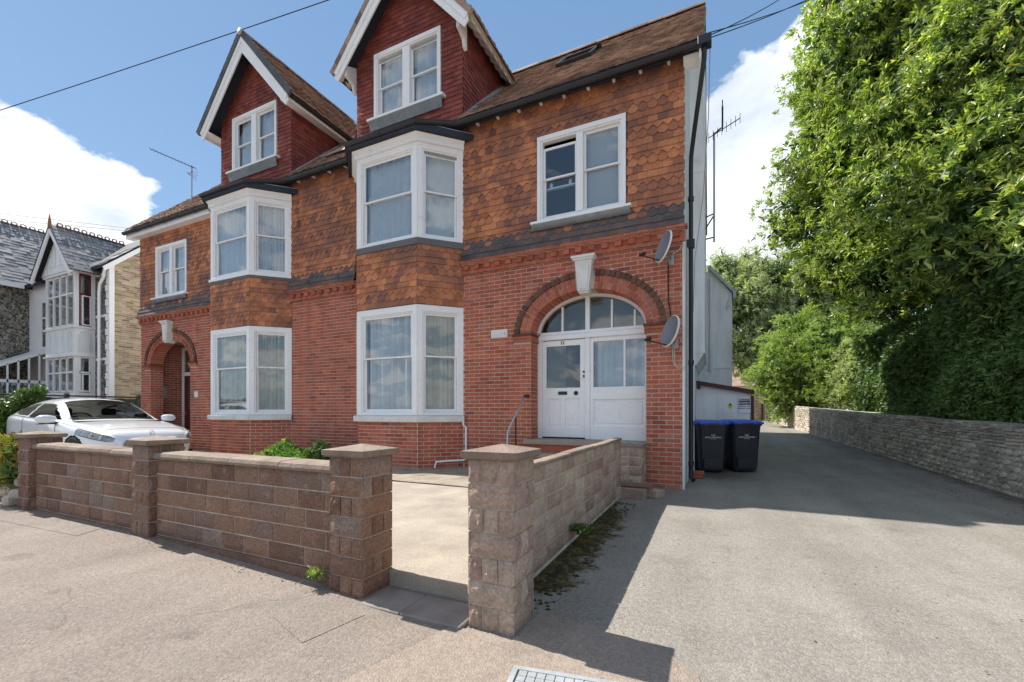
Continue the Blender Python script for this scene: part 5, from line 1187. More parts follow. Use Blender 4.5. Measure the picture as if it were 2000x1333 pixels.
def aerial(base, mast, boom, els, half, label, brackets=(), eln=None, vert=False):
    t = empty('tv_aerial', base, label, 'tv aerial')
    g = G(); g.tube([base, mast], .022, 8); g.build('mast', 'steel', t)
    a, b = Vector(boom[0]), Vector(boom[1]); g = G(); g.tube([a, b], .012, 6); g.build('boom', 'dark_metal', t)
    d = (b-a).normalized(); up_ = Vector((0, 0, 1)) if vert else d.cross(Vector((0, 0, 1))).normalized()
    for i in range(els):
        q = a.lerp(b, i/(els-1)); h = half*(1 if i else 1.0); g = G(); g.tube([q-up_*h, q+up_*h], .006, 5); g.build('element', 'dark_metal', t)
    for p, q in brackets: g = G(); g.tube([p, q], .016, 6); g.build('bracket', 'dark_metal', t)
    return t
m0 = pxdir(372, 395)
t_ = aerial((-16.72, 9.05, 8.75), (-16.72, 9.05, 10.02), ((-16.62, 9.12, 9.93), (-17.45, 8.15, 10.30)), 14, .10, 'small yagi aerial on a mast on the left end of the tiled roof')
g = G(); 
for k in (-.16, -.08, 0, .08, .16): g.tube([(-16.80+k*.2, 8.95, 9.72+abs(k)*.2), (-16.62+k*.6, 9.2, 9.72+k)], .006, 5)
g.build('reflector', 'dark_metal', t_)
ax_, ay_ = .055, 11.5
t_ = aerial((ax_, ay_, 5.40), (ax_, ay_, 8.05), ((ax_-.12, ay_, 7.95), (ax_+.55, ay_-.1, 8.18)), 8, .12, 'tall aerial mast bracketed to the white side wall beside the house', vert=True,
            brackets=[((-.14, ay_, 6.03), (ax_, ay_, 6.09)), ((-.14, ay_, 5.75), (ax_, ay_, 6.05)), ((-.14, ay_, 5.50), (ax_+.02, ay_, 5.52))])
g = G(); g.tube([(ax_, ay_, 8.0), (ax_+.12, ay_, 8.1), (ax_+.18, ay_-.05, 8.1), (ax_+.18, ay_-.05, 8.6)], .02, 6); g.tube([(ax_+.18, ay_-.05, 8.0), (ax_+.18, ay_-.05, 8.75)], .012, 6); g.build('dipole', 'dark_metal', t_)
# overhead wires
def at(px, py, d): v = pxdir(px, py); return Vector((v.x*d, v.y*d, HEYE+v.z*d))
a, b = at(-60, 232, 15), at(625, 0, 11.5); dlt = b-a
cable([tuple(a-dlt*.3), tuple(b+dlt*.5)], .012, 'thin overhead wire crossing the sky at the upper left', sag=.10, name='overhead_wire', cat='wire')
hk = (-.02, 7.5, 7.22)
for i, (px, py, q, sg_, lb) in enumerate(((1552, 0, 9, .10, 'lower of the two thicker overhead wires at the top right'), (1500, 2, 9, .05, 'upper thin overhead wire leaving the gutter end at the top right'), (1545, 4, 9.3, .16, 'slacker overhead wire looping up from the gutter end'))):
    a = Vector(hk)+Vector((0, .01*i, .05*i)); b = at(px, py, q); cable([tuple(a), tuple(b+(b-a)*1.5)], .008, lb, sag=.12, name='overhead_wire', cat='wire')
cable([(-.02, 7.52, 7.2), (-.05, 8.2, 6.4), (-.15, 9.0, 5.4), (-.30, 9.2, 4.3), (-.32, 8.9, 3.2)], .008, 'grey drop wire hanging from the gutter end down the side wall', 'grey_plastic')
for i, (y0_, y1_) in enumerate(((408, 447), (422, 452))):
    a, b = at(-80, y0_, 34), at(260, y1_, 34); cable([tuple(a), tuple(b)], .02, ['upper', 'lower'][i]+' faint wire above the slate roofs next door', 'grey_plastic', name='overhead_wire', cat='wire')
# manhole cover
mc = empty('manhole_cover', (-.6, 1.75, 0), 'light grey ribbed metal inspection cover in the pavement', 'manhole cover')
MM = T3(-.905, 1.975, gz(-.9, 1.9)+.012) @ Matrix.Rotation(R(9.5), 4, 'Z')
g = G(MM); g.box(0, .62, -.46, 0, -.02, .004); g.build('cover_recess', 'cover_dark', mc)
g = G(MM)
for (a, b, c, d) in ((0, .62, -.03, 0), (0, .62, -.46, -.43), (0, .03, -.43, -.03), (.59, .62, -.43, -.03)): g.bbox(a, b, c, d, .0, .010, .002)
g.build('cover_frame', 'cover_metal', mc)
for i in range(12):
    g = G(MM)
    for j in range(9): g.bbox(.038+i*.0455, .038+i*.0455+.0425, -.424+j*.0437, -.424+j*.0437+.041, .0, .009, .002)
    g.build('cover_rib', 'cover_metal', mc)
# ================================================================== parked car
def crom(xs, ys, x):
    i = max(0, min(len(xs)-2, int(np.searchsorted(xs, x)-1))); t = (x-xs[i])/(xs[i+1]-xs[i]); t = max(0, min(1, t))
    def sl(k):
        if k == 0: return (ys[1]-ys[0])/(xs[1]-xs[0])
        if k == len(xs)-1: return (ys[-1]-ys[-2])/(xs[-1]-xs[-2])
        return ((ys[k+1]-ys[k])/(xs[k+1]-xs[k])+(ys[k]-ys[k-1])/(xs[k]-xs[k-1]))/2
    h = xs[i+1]-xs[i]; m0, m1 = sl(i)*h, sl(i+1)*h
    return (2*t**3-3*t*t+1)*ys[i]+(t**3-2*t*t+t)*m0+(-2*t**3+3*t*t)*ys[i+1]+(t**3-t*t)*m1
S_ = [0, .10, .35, .8, 1.2, 1.42, 1.8, 2.15, 2.7, 3.2, 3.7, 4.0, 4.2, 4.3]
ZC = [.58, .70, .78, .87, .93, .965, 1.21, 1.39, 1.445, 1.43, 1.35, 1.25, 1.06, .76]
WD = [.50, .66, .80, .88, .90, .90, .90, .90, .905, .91, .90, .85, .76, .60]
ZB = [.53, .63, .71, .79, .85, .885, .93, .965, .985, 1.01, 1.03, 1.0, .90, .66]
ZR = [.56, .68, .76, .85, .905, .935, 1.14, 1.305, 1.36, 1.345, 1.26, 1.16, 1.0, .74]
WRF = [.36, .48, .58, .66, .70, .71, .64, .58, .56, .55, .56, .58, .56, .42]
def car_pt(s, t):
    """s along the car, t 0 sill .. 1 roof centre"""
    zc, w, zb, zr, wr_ = (crom(S_, A_, s) for A_ in (ZC, WD, ZB, ZR, WRF))
    T_ = [0, .12, .25, .40, .5, .56, .64, .72, .78, .90, 1.0]
    Y_ = [w*.90, w*.97, w, w*1.0, w*.985, w*.95, (w*.95*2+wr_)/3, (w*.95+wr_*2)/3+.012, wr_+.005, wr_*.55, 0]
    Z_ = [.20, .30, .45, zb-.18, zb-.05, zb, zb+(zr-zb)*.36, zb+(zr-zb)*.72, zr+.0, zr+(zc-zr)*.72, zc]
    return crom(T_, Y_, t), crom(T_, Z_, t)
NS, NTT = 130, 64
svals = np.linspace(0, 4.3, NS); tvals = np.linspace(0, 1, NTT)
GRD = np.array([[(s, *car_pt(s, t)) for t in tvals] for s in svals])
def inpoly(x, y, P):
    c = False; j = len(P)-1
    for i in range(len(P)):
        if (P[i][1] > y) != (P[j][1] > y) and x < (P[j][0]-P[i][0])*(y-P[i][1])/(P[j][1]-P[i][1])+P[i][0]: c = not c
        j = i
    return c
SIDEP = [(1.58, .955), (1.86, 1.10), (2.22, 1.265), (2.75, 1.315), (3.2, 1.30), (3.66, 1.21), (3.82, 1.12), (3.5, 1.07), (2.6, 1.0)]
cls = {}
for i in range(NS-1):
    for j in range(NTT-1):
        s, y, z = GRD[i:i+2, j:j+2].reshape(-1, 3).mean(0); t = (tvals[j]+tvals[j+1])/2; c = 'body'
        if .56 < t < .80 and inpoly(s, z, SIDEP) and not (2.86+.35*(1.2-z) < s < 2.93+.35*(1.2-z)): c = 'side'
        elif t > .795 and 1.44 < s < 2.13: c = 'screen'
        elif t > .80 and 3.42 < s < 3.98: c = 'rear'
        elif .08 < s < .80 and .38 < t < .565 and y > .40 and z > .53+.20*s: c = 'lamp'
        elif s < .3 and .10 < t < .30 and y < .55: c = 'grille'
        elif (s-.86)**2+(z-.32)**2 < .345**2 or (s-3.46)**2+(z-.32)**2 < .345**2: c = None if t < .5 else 'body'
        elif s > 4.02 and .40 < t < .6 and y > .5: c = 'tail'
        cls[i, j] = c
car = empty('parked_car', (-13.2, 5.0, gz(-13, 5)+.035), 'silvery white three-door hatchback parked behind the low front wall', 'car')
CM = T3(-10.50, 4.98, gz(-13, 5)+.035) @ Matrix.Rotation(R(-1.0), 4, 'Z') @ SM(1.12, 1.06, 1.025)
def carmesh(name, c, mt, side=None, off=0.0, solid=True):
    g = G(CM); g.smooth = True; idx = {}; vs = []; fs = []
    for sd_ in ((1, -1) if side is None else (side,)):
        for (i, j), k in cls.items():
            if k != c: continue
            q = []
            for a, b in ((i, j), (i+1, j), (i+1, j+1), (i, j+1)):
                if (a, b, sd_) not in idx:
                    idx[a, b, sd_] = len(vs); s, y, z = GRD[a, b]; nv = Vector((0, 1, .2)) if c in ('side', 'lamp') else Vector((0, 0, 1))
                    y2 = y+nv.y*off; vs.append((-s, sd_*y2, z+nv.z*off))
                q.append(idx[a, b, sd_])
            fs.append(q if sd_ < 0 else q[::-1])
    # front and rear closing faces
    if c == 'body':
        for i, fl in ((0, 1), (NS-1, -1)):
            loop = [(-GRD[i, j][0], GRD[i, j][1], GRD[i, j][2]) for j in range(NTT)]+[(-GRD[i, j][0], -GRD[i, j][1], GRD[i, j][2]) for j in range(NTT-2, -1, -1)]
            b = len(vs); vs += loop; fs.append([b+k for k in range(len(loop))][::fl])
    g.add(vs, fs); o = g.build(name, mt, car)
    # weld mirrored halves
    import bmesh as bm_; bm = bm_.new(); bm.from_mesh(o.data); bm_.ops.remove_doubles(bm, verts=bm.verts, dist=.0005); bm.to_mesh(o.data); bm.free()
    return o
body = carmesh('car_body', 'body', 'car_paint')
carmesh('windscreen', 'screen', 'car_glass'); carmesh('rear_window', 'rear', 'car_glass'); carmesh('grille', 'grille', 'car_dark')
for sd_ in (1, -1):
    carmesh('side_window', 'side', 'car_glass', sd_); carmesh('headlight', 'lamp', 'headlamp', sd_, .004); carmesh('tail_light', 'tail', 'red_glass_frame', sd_)
    g = G(CM); g.smooth = True
    for s0 in (.22, .40, .58):
        y0_, z0_ = car_pt(s0, .49); g.tube([(-s0+.00, sd_*(y0_-.03), z0_), (-s0+.012, sd_*(y0_+.008), z0_+.004)], [.045, .04], 14)
    g.build('lamp_reflector', 'steel', car)
    for sx_ in (.86, 3.46):
        g = G(CM @ T3(-sx_, sd_*.80, .32)); g.smooth = True; k = 32; pr = [(-.09, .20), (-.10, .30), (-.07, .325), (.07, .325), (.10, .30), (.09, .22), (.07, .20)]
        vs = [(r_*math.cos(2*math.pi*i/k), y_*sd_, r_*math.sin(2*math.pi*i/k)) for i in range(k) for y_, r_ in pr]; m_ = len(pr)
        g.add(vs, [(i*m_+j, ((i+1) % k)*m_+j, ((i+1) % k)*m_+j+1, i*m_+j+1) for i in range(k) for j in range(m_-1)]); wh = g.build('wheel', 'rubber', car)
        g = G(CM @ T3(-sx_, sd_*.80, .32)); g.prism([(.205*math.cos(2*math.pi*i/24), .205*math.sin(2*math.pi*i/24)) for i in range(24)], min(sd_*.02, sd_*.03), max(sd_*.02, sd_*.03), 'y', 1)
        for a in range(5): g.prism([(.02*math.cos(q)-0, .02*math.sin(q)) for q in (0, 2, 4)], .0, .01, 'y'); T_ = Matrix.Rotation(2*math.pi*a/5, 4, 'Y'); y0_, y1_ = sorted((sd_*.04, sd_*.075)); g.box(-.025, .025, y0_, y1_, 0, .2, 0, T_)
        g.build('rim', ['steel', 'car_dark'], wh)
    # mirrors
    g = G(CM @ T3(-1.62, sd_*1.02, .97) @ SM(1.15, 1.25, 1.15)); g.smooth = True; vs = []; k = 12
    for q, (yy, rr) in enumerate(((-.12, .03), (-.10, .065), (-.02, .085), (.06, .08), (.10, .05), (.115, .01))):
        for i in range(k): a = 2*math.pi*i/k; vs.append((.05+rr*.75*math.cos(a)*(1.0 if math.cos(a) > 0 else .45), sd_*yy, rr*.92*math.sin(a)))
    g.add(vs, [(q*k+i, q*k+(i+1) % k, (q+1)*k+(i+1) % k, (q+1)*k+i) if sd_ < 0 else (q*k+(i+1) % k, q*k+i, (q+1)*k+i, (q+1)*k+(i+1) % k) for q in range(5) for i in range(k)])
    mi_ = g.build('wing_mirror', 'car_paint', car)
    g = G(CM @ T3(-1.62, sd_*1.02, .97) @ SM(1.15, 1.25, 1.15)); y0_, y1_ = sorted((sd_*-.16, sd_*-.05)); g.box(-.0, .07, y0_, y1_, -.075, -.045); y0_, y1_ = sorted((sd_*-.10, sd_*.09)); g.box(.0, .09, y0_, y1_, -.085, -.072); g.build('mirror_arm', 'car_dark', mi_)
def seam(f, a, b, n_, off=.002, sides=(1, -1), r_=.0035, name='panel_gap', mt='car_dark'):
    g = G(CM)
    for sd_ in sides:
        pts = []
        for i in range(n_+1):
            s, t = f(a+(b-a)*i/n_); y, z = car_pt(s, t); pts.append((-s, sd_*(y+off), z+off*.5))
        g.tube(pts, r_, 5)
    g.build(name, mt, car)
seam(lambda q: (q, .60+.05*(1.4-q)/1.4), .42, 1.42, 24)                       # bonnet edge
seam(lambda q: (.30+.10*(1-((1-q))**2)-.0, .60+.40*q), 0, 1, 16)               # bonnet front edge
seam(lambda q: (1.44+.02*math.sin(q*3), .80+.2*q), 0, 1, 12, r_=.012, name='windscreen_seal')
seam(lambda q: (2.14, .80+.2*q), 0, 1, 12, r_=.008, name='windscreen_seal')
for sd_ in (1, -1): seam(lambda q: (1.44+.69*q, .797), 0, 1, 18, r_=.008, name='windscreen_seal', sides=(sd_,))
seam(lambda q: (1.50+.05*q, .05+.50*q), 0, 1, 14); seam(lambda q: (2.98+.14*(q-.4)**2, .05+.52*q), 0, 1, 14)
seam(lambda q: (1.55+2.18*q, .555+.02*q), 0, 1, 30, r_=.006, name='window_trim')
def wip(a, b): g = G(CM); g.tube([Vector(a), (Vector(a)+Vector(b))/2+Vector((0, 0, .01)), Vector(b)], .008, 5); g.build('wiper', 'car_dark', car)
seam(lambda q: (.10+.70*q, .575), 0, 1, 14, r_=.005)
for sd_ in (1, -1):
    g = G(CM); pts = []
    for i in range(15):
        s0 = .08+.72*i/14; tt = min(np.linspace(.38, .57, 60), key=lambda t: abs(car_pt(s0, t)[1]-(.53+.20*s0))); y0_, z0_ = car_pt(s0, tt); pts.append((-s0, sd_*(y0_+.003), z0_))
    g.tube(pts, .005, 5); g.build('lamp_surround', 'car_dark', car)
wip((-1.47, .35, .995), (-1.50, -.30, 1.005)); wip((-1.47, -.25, .995), (-1.52, -.72, .98))
g = G(CM); g.box(-3.9, -.2, -.78, .78, .22, .30); g.box(-1.55, -1.2, -.7, .7, .3, .93); g.build('underside', 'car_dark', car)
for y_ in (-.38, .38): g = G(CM); g.bbox(-2.75, -2.6, y_-.24, y_+.24, .45, 1.02, .04); g.bbox(-2.72, -2.63, y_-.13, y_+.13, 1.04, 1.20, .03); g.bbox(-2.7, -2.2, y_-.24, y_+.24, .35, .52, .04); g.build('seat', 'car_seat', car)
g = G(CM); g.smooth = True; k = 20; g.tube([(-1.95+.03*math.cos(2*math.pi*i/k)*2, -.38+.18*math.cos(2*math.pi*i/k), .93+.17*math.sin(2*math.pi*i/k)) for i in range(k+1)], .014, 6); g.build('steering_wheel', 'car_dark', car)
for sd_ in (-1,):   # emblem: a small diamond outline on the nose
    g = G(CM); pts = [(0, .045), (.035, 0), (0, -.045), (-.035, 0), (0, .045)]; g.tube([(-.10+.02*abs(z_)/.045, y_, .71+z_*.8) for y_, z_ in pts], .006, 5); g.build('emblem', 'steel', car)

# ================================================================== neighbouring house
nh = empty('flint_house', (-23.5, 8.1, 0), 'pale neighbouring house of flint and yellow brick with white trim and slate roofs', 'house')
NY = 8.1
g = G(); g.add([(-20, NY, 0), (-20, 11.3, 0), (-20, 11.3, 6.8), (-20, 9.7, 8.35), (-20, NY, 6.8)], [(0, 1, 2, 3, 4)]); sidew = g.build('gable_wall', 'mortar', nh)
SMm = face_M((-20, NY), (-20, 11.3))
bricks(YB, ybrick_t, sidew, SMm, .12, 3.2, 1.0, 6.8, proud=.006)
def ybr(r): return
for r in range(int(6.8/CH), int(8.3/CH)):
    z = r*CH; a = (z-6.8); b = 3.2-(z-6.8)*1.03
    if b-a > .2: bricks(YB, ybrick_t, sidew, SMm, a, b, z, z+CH-.001, proud=.006)
g = G(); g.box(-26.7, -20, NY+.0, NY+.1, 0, 6.8); g.add([(-26.7, 2.0, 0), (-26.7, NY, 0), (-26.7, NY, 6.8), (-26.7, 2.0, 6.8)], [(0, 1, 2, 3)]); g.build('flint_wall', 'flint', nh)
g = G()
g.box(-20.10, -19.985, NY-.03, NY+.12, .5, 6.8)
for z in (1.6, 3.2, 4.8, 6.35): g.box(-21.0, -20.1, NY-.03, NY+.0, z, z+.09)
z = .6; k = 0
while z < 6.6:
    w_ = .34 if k % 2 else .22; g2 = G(); g2.bbox(-20.10-w_*.6, -20.10, NY-.028, NY+.0, z, z+.24, .004); g2.build('quoin', 'white_paint', nh); z += .27; k += 1
g.build('corner_strip', 'white_paint', nh)
for z in (2.6, 4.3, 6.0): g = G(); g.box(-26.70, -26.66, 2.0, NY-.9, z, z+.1); g.build('string_band', 'white_paint', nh)
g = G(); g.box(-26.7, -24.3, NY-.035, NY+.0, 1.0, 6.8); g.build('rendered_panel', 'white_paint', nh)
g = G(); g.tube([(-20.15, NY-.10, 6.5), (-20.2, NY-.12, 6.2), (-20.45, NY-.12, 6.0), (-20.5, NY-.12, 5.7), (-20.5, NY-.12, .8)], .05, 8); g.box(-20.9, -19.9, NY-.25, NY-.1, 6.62, 6.76); g.build('drainpipe', 'white_paint', nh)
# bay
bx0, bx1, by = -23.45, -21.10, 7.52
g = G()
for (z0, z1) in ((.6, 2.0), (3.40, 4.38), (6.47, 6.75)): g.box(bx0, bx1, by, NY, z0, z1)
for (a, b) in ((bx0, bx0+.12), (bx1-.14, bx1)):
    for (c, d) in ((by, by+.12), (NY-.12, NY)): g.box(a, b, c, d, 2.0, 3.33); g.box(a, b, c, d, 4.45, 6.40)
for z in (3.33, 4.38, 6.40): g.box(bx0-.06, bx1+.06, by-.06, NY, z, z+.07)
nb = g.build('box_bay', 'white_paint', nh)
def gothic(x, w_, z0, z1): return [(x-w_/2, z0), (x+w_/2, z0), (x+w_/2, z1-.28)]+[(x+w_/2*math.cos(t), z1-.28+.28*math.sin(t)) for t in (.5, 1.0)]+[(x, z1)]+[(x-w_/2*math.cos(t), z1-.28+.28*math.sin(t)) for t in (1.0, .5)]+[(x-w_/2, z1-.28)]
for i in range(4): g = G(T3(0, by, 0)); g.prism(gothic(bx0+.32+i*.56, .44, 3.5, 4.30), -.012, .004, 'y'); g.build('arched_panel', 'render_grey', nb)
g = G(face_M((bx1, by), (bx1, NY))); g.prism(gothic(.29, .40, 3.5, 4.30), -.012, .004, 'y'); g.build('arched_panel', 'render_grey', nb)
for (z0, z1, zm) in ((4.47, 6.38, 5.65), (2.02, 3.32, 2.75)):
    g = G(T3(0, by, 0)); ring(g, bx0+.1, bx1-.1, z0, z1, .06, .06, .06, .06, .0, .06); k = 4
    for i in range(1, k): x = bx0+.1+(bx1-bx0-.2)*i/k; g.box(x-.035, x+.035, .0, .06, z0, z1)
    g.box(bx0+.1, bx1-.1, .002, .058, zm-.03, zm+.03); wn = g.build('window', 'white_paint', nh)
    g = G(T3(0, by, 0)); g.box(bx0+.12, bx1-.12, .03, .035, z0+.02, z1-.02); g.build('pane', 'window_glass', wn)
    g = G(T3(0, by, 0)); g.box(bx0+.12, bx1-.12, .3, .31, z0+.02, z1-.02); g.build('curtain', 'grey_curtain', wn)
    g = G(face_M((bx1, by), (bx1, NY))); ring(g, .12, .46, z0, z1, .05, .05, .05, .05, .0, .06); g.box(.12, .46, .0, .06, zm-.03, zm+.03); wn = g.build('window', 'red_glass_frame' if z0 > 4 else 'white_paint', nh)
    g = G(face_M((bx1, by), (bx1, NY))); ring(g, .2, .46, z0+.02, zm-.05, .04, .04, .04, .04, -.02, .02); g.build('casement', 'white_paint', wn)
    g = G(face_M((bx1, by), (bx1, NY))); g.box(.13, .45, .03, .035, z0, z1); g.build('pane', 'window_glass', wn)
g = G(T3(-25.0, NY-.04, 0)); ring(g, -.5, .7, 3.9, 5.9, .08, .08, .08, .08, -.03, .0); g.box(-.5, .7, -.03, 0, 5.15, 5.22); wn = g.build('window', 'white_paint', nh)
g = G(T3(-25.0, NY-.04, 0)); g.box(-.45, .65, -.012, -.008, 3.95, 5.85); g.build('pane', 'car_glass', wn)
# gable over the bay
gx, gzz, gh, gw = -22.25, 6.45, 1.72, 1.55
gt = gh/gw
g = G(T3(gx, 0, 0)); g.prism([(-gw+.15, gzz+.05), (gw-.15, gzz+.05), (0, gzz+gh-.1)], 7.46, 7.5, 'y'); g.build('gable', 'render_white', nh)
for s_ in (-1, 1):
    g = G(T3(gx, 0, 0)); P_ = [(s_*(gw+.12), gzz-.16), (s_*(gw-.05), gzz-.26), (0, gzz+gh-.24), (0, gzz+gh)]; g.prism(P_ if s_ < 0 else P_[::-1], 7.22, 7.27, 'y'); g.build('bargeboard', 'white_paint', nh)
    g = G(T3(gx, 0, 0)); vs = [(s_*(gw+.1), 7.2, gzz-.10), (0, 7.2, gzz+gh+.02), (0, 9.6, gzz+gh+.02), (s_*(gw+.1), 8.2, gzz-.10)]; g.add(vs, [(0, 1, 2, 3)]); rs = g.build('gable_roof', 'soffit_dark', nh)
    ul = math.hypot(gw+.1, gh+.12)
    if s_ > 0: roof_tiles(Kind_sl := globals().setdefault('SLK', Kind('roof_slate', 'slating')), sl_t, rs, slope_M((gx+s_*(gw+.1), 7.2, gzz-.08), (0, 1, 0), (-(gw+.1), 0, gh+.12)), 0, 3, ul, tw=.3, ga=.2, clip=lambda v: (0, 1.0+1.5*v/ul), th=.013)
g = G(T3(gx, 7.26, 0))
for i in range(4): g.box(-.6+i*.4-.015, -.6+i*.4+.015, .19, .2, gzz+.2, gzz+.2+max(.1, (1.2-abs(-.6+i*.4))*gt*.75))
g.box(-1.1, 1.1, .19, .2, gzz+.3, gzz+.33); g.build('gable_stud', 'render_grey', nh)
g = G(T3(gx, 7.24, gzz+gh)); g.tube([(0, 0, -.1), (0, 0, .15), (0, 0, .45)], [.06, .05, .008], 6); g.build('finial', 'terracotta', nh)
def crest(p0, p1, n_, par):
    p0 = Vector(p0); p1 = Vector(p1)
    for i in range(n_):
        c = p0.lerp(p1, (i+.5)/n_); w_ = (p1-p0).length/n_; d = (p1-p0).normalized(); g = G()
        g.tube([c-d*w_*.45, c+d*w_*.45], .05, 6)
        g.tube([c+d*(w_*.32*math.cos(a))+Vector((0, 0, .085+.06*math.sin(a))) for a in [2*math.pi*q/10 for q in range(11)]], .02, 5, cap=False); g.build('crest_tile', 'dark_brick', par)
crest((gx, 7.4, gzz+gh+.06), (gx, 9.5, gzz+gh+.06), 9, nh)
# main roof of the neighbour
g = G(); g.prism([(NY-.25, 6.62), (9.7, 8.42), (11.5, 6.62), (11.5, 6.5), (9.7, 8.30), (NY-.25, 6.5)], -26.5, -19.85, 'x'); nr_ = g.build('main_roof', 'soffit_dark', nh)
roof_tiles(SLK, sl_t, nr_, slope_M((0, NY-.27, 6.63), (1, 0, 0), (0, 1.95, 1.8)), -26.5, -19.82, math.hypot(1.97, 1.82), tw=.3, ga=.2, th=.013, skip=lambda u, v: abs(u-gx) < gw and v*.68 < 1.2)
g = G(); g.prism([(NY-.28, 6.52), (9.7, 8.32), (9.7, 8.14), (NY-.24, 6.36)], -19.86, -19.80, 'x'); g.add([(-20, NY-.25, 6.4), (-19.83, NY-.25, 6.4), (-19.83, 9.7, 8.2), (-20, 9.7, 8.2)], [(0, 1, 2, 3)]); g.build('bargeboard', 'white_paint', nh)
g = G(); g.prism([(-26.38, 6.62), (-29.4, 9.9), (-32.4, 6.62), (-32.4, 6.5), (-29.4, 9.78), (-26.38, 6.5)], 1.8, 12.0, 'y'); wr2 = g.build('wing_roof', 'soffit_dark', nh)
roof_tiles(SLK, sl_t, wr2, slope_M((-26.36, 1.8, 6.63), (0, 1, 0), (-3.02, 0, 3.28)), 1.5, 10.2, math.hypot(3.02, 3.28), tw=.32, ga=.21, th=.014)
g = G(); g.box(-26.40, -26.30, 1.8, NY-.3, 6.48, 6.64); g.build('eaves_gutter', 'white_paint', nh)
crest((-29.4, 5.0, 9.95), (-29.4, 10.6, 9.95), 19, nh)
g = G(); g.box(-32, -26.71, 2.0, 12, 0, 6.6); g.box(-26.7, -20.02, NY+.15, 11.3, 0, 6.7); g.build('inner_walls', 'flint', nh)
# glazed lean-to porch
lt = empty('glazed_porch', (-25.3, 7, 0), 'white glazed lean-to porch against the flint house next door', 'porch')
g = G(); g.prism([(NY-.05, 3.74), (5.9, 2.62), (5.9, 2.72), (NY-.05, 3.86)], -26.6, -24.6, 'x'); g.box(-26.6, -24.6, 5.86, 5.92, 2.48, 2.66); g.box(-24.66, -24.6, 5.9, 8.05, 2.42, 2.54); g.build('porch_roof', 'white_paint', lt)
g = G()
for i in range(8): g.box(-24.65, -24.60, 5.95+i*.29, 6.0+i*.29, .3, 2.7+i*.15)
g.build('glazing_bar', 'white_paint', lt)
g = G(); g.box(-24.64, -24.63, 5.95, 8.05, .3, 2.5); g.build('pane', 'window_glass', lt)
for i in range(14): g = G(); g.box(-24.70, -24.665, 5.95+i*.15, 6.03+i*.15, 2.33, 2.43); g.build('fretwork_piece', 'white_paint', lt)
# timber fence between the houses
fe = empty('timber_fence', (-17.75, 6, 0), 'dark weathered timber fence between the car and the flint house', 'fence')
x = 2.5
while x < 9.6:
    g = G(); g.rn = random.random(); g.box(-17.78, -17.755, x, x+.135, .08, 1.72+random.uniform(-.01, .01)); g.build('fence_board', 'timber_fence', fe); x += .145
g = G(); g.bbox(-17.80, -17.70, 2.5, 9.6, 1.75, 1.80, .006); g.rn = .5; g.box(-17.745, -17.71, 2.5, 9.6, 1.45, 1.54); g.box(-17.745, -17.71, 2.5, 9.6, .5, .59); g.build('fence_rail', 'timber_fence', fe)
for y_ in (2.5, 4.3, 6.1, 7.9, 9.6): g = G(); g.bbox(-17.82, -17.70, y_, y_+.1, 0, 1.86, .01); g.build('fence_post', 'timber_fence', fe)

# ================================================================== far end of the drive
fh = empty('far_house', (4, 56, 1), 'pale brown low house seen beyond the end of the driveway', 'house')
g = G(); g.box(-6, 9, 54, 62, .5, 4.1); g.build('wall', 'cream_cloth', fh)
g = G(); g.prism([(53.5, 4.1), (58, 6.6), (62.5, 4.1)], -6.4, 9.4, 'x'); g.build('roof', 'roof_tile', fh)
p_ = at(1462, 752, 53.9); g = G(T3(p_.x, 53.98, p_.z)); ring(g, -1.3, 1.6, -.7, .7, .1, .1, .1, .1, -.05, .0); g.box(-.4, -.3, -.05, 0, -.7, .7); g.box(.6, .7, -.05, 0, -.7, .7); wn = g.build('window', 'white_paint', fh)
g = G(T3(p_.x, 53.98, p_.z)); g.box(-1.25, 1.55, -.03, -.02, -.65, .65); g.build('pane', 'window_glass', wn)
ew = empty('end_wall', (2, 33.5, .6), 'brown brick wall closing the far end of the driveway', 'wall')
g = G(); g.box(-.6, 3.05, 33.4, 33.6, .3, 2.55); ewp = g.build('wall_panel', 'mortar', ew)
EB = Kind('brick', 'brickwork', 0); bricks(EB, ybrick_t, ewp, T3(0, 33.4, 0), -.6, 3.05, .4, 2.5); EB.finish()
g = G(); g.bbox(-.65, 3.1, 33.36, 33.64, 2.55, 2.62, .01); g.build('coping_stone', 'coping', ew)
gt_ = empty('timber_gate', (3.3, 33.4, .6), 'pale timber gate posts at the far end of the drive', 'gate')
for i in range(3): g = G(); g.rn = random.random(); g.bbox(3.12+i*.16, 3.26+i*.16, 33.2, 33.25, gz(3, 33), gz(3, 33)+1.1, .01); g.build('gate_board', 'timber_pale', gt_)
g = G(); g.bbox(3.02, 3.11, 33.1, 33.2, gz(3, 33)-.1, gz(3, 33)+1.15, .01); g.build('gate_post', 'fascia_brown', gt_)
BK.finish(seen=lambda px, py, P: P[1] < HY+.1 and not (1040 < px < 1260 and py > 860) and not (py > 870 and px < 1200)); YB.finish(); HT.finish(); RT.finish(seen=lambda px, py, P: P[0] > -8 or True); SLK.finish(); GB.finish(); SK.finish(seen=lambda px, py, P: P[2] < 1.3)

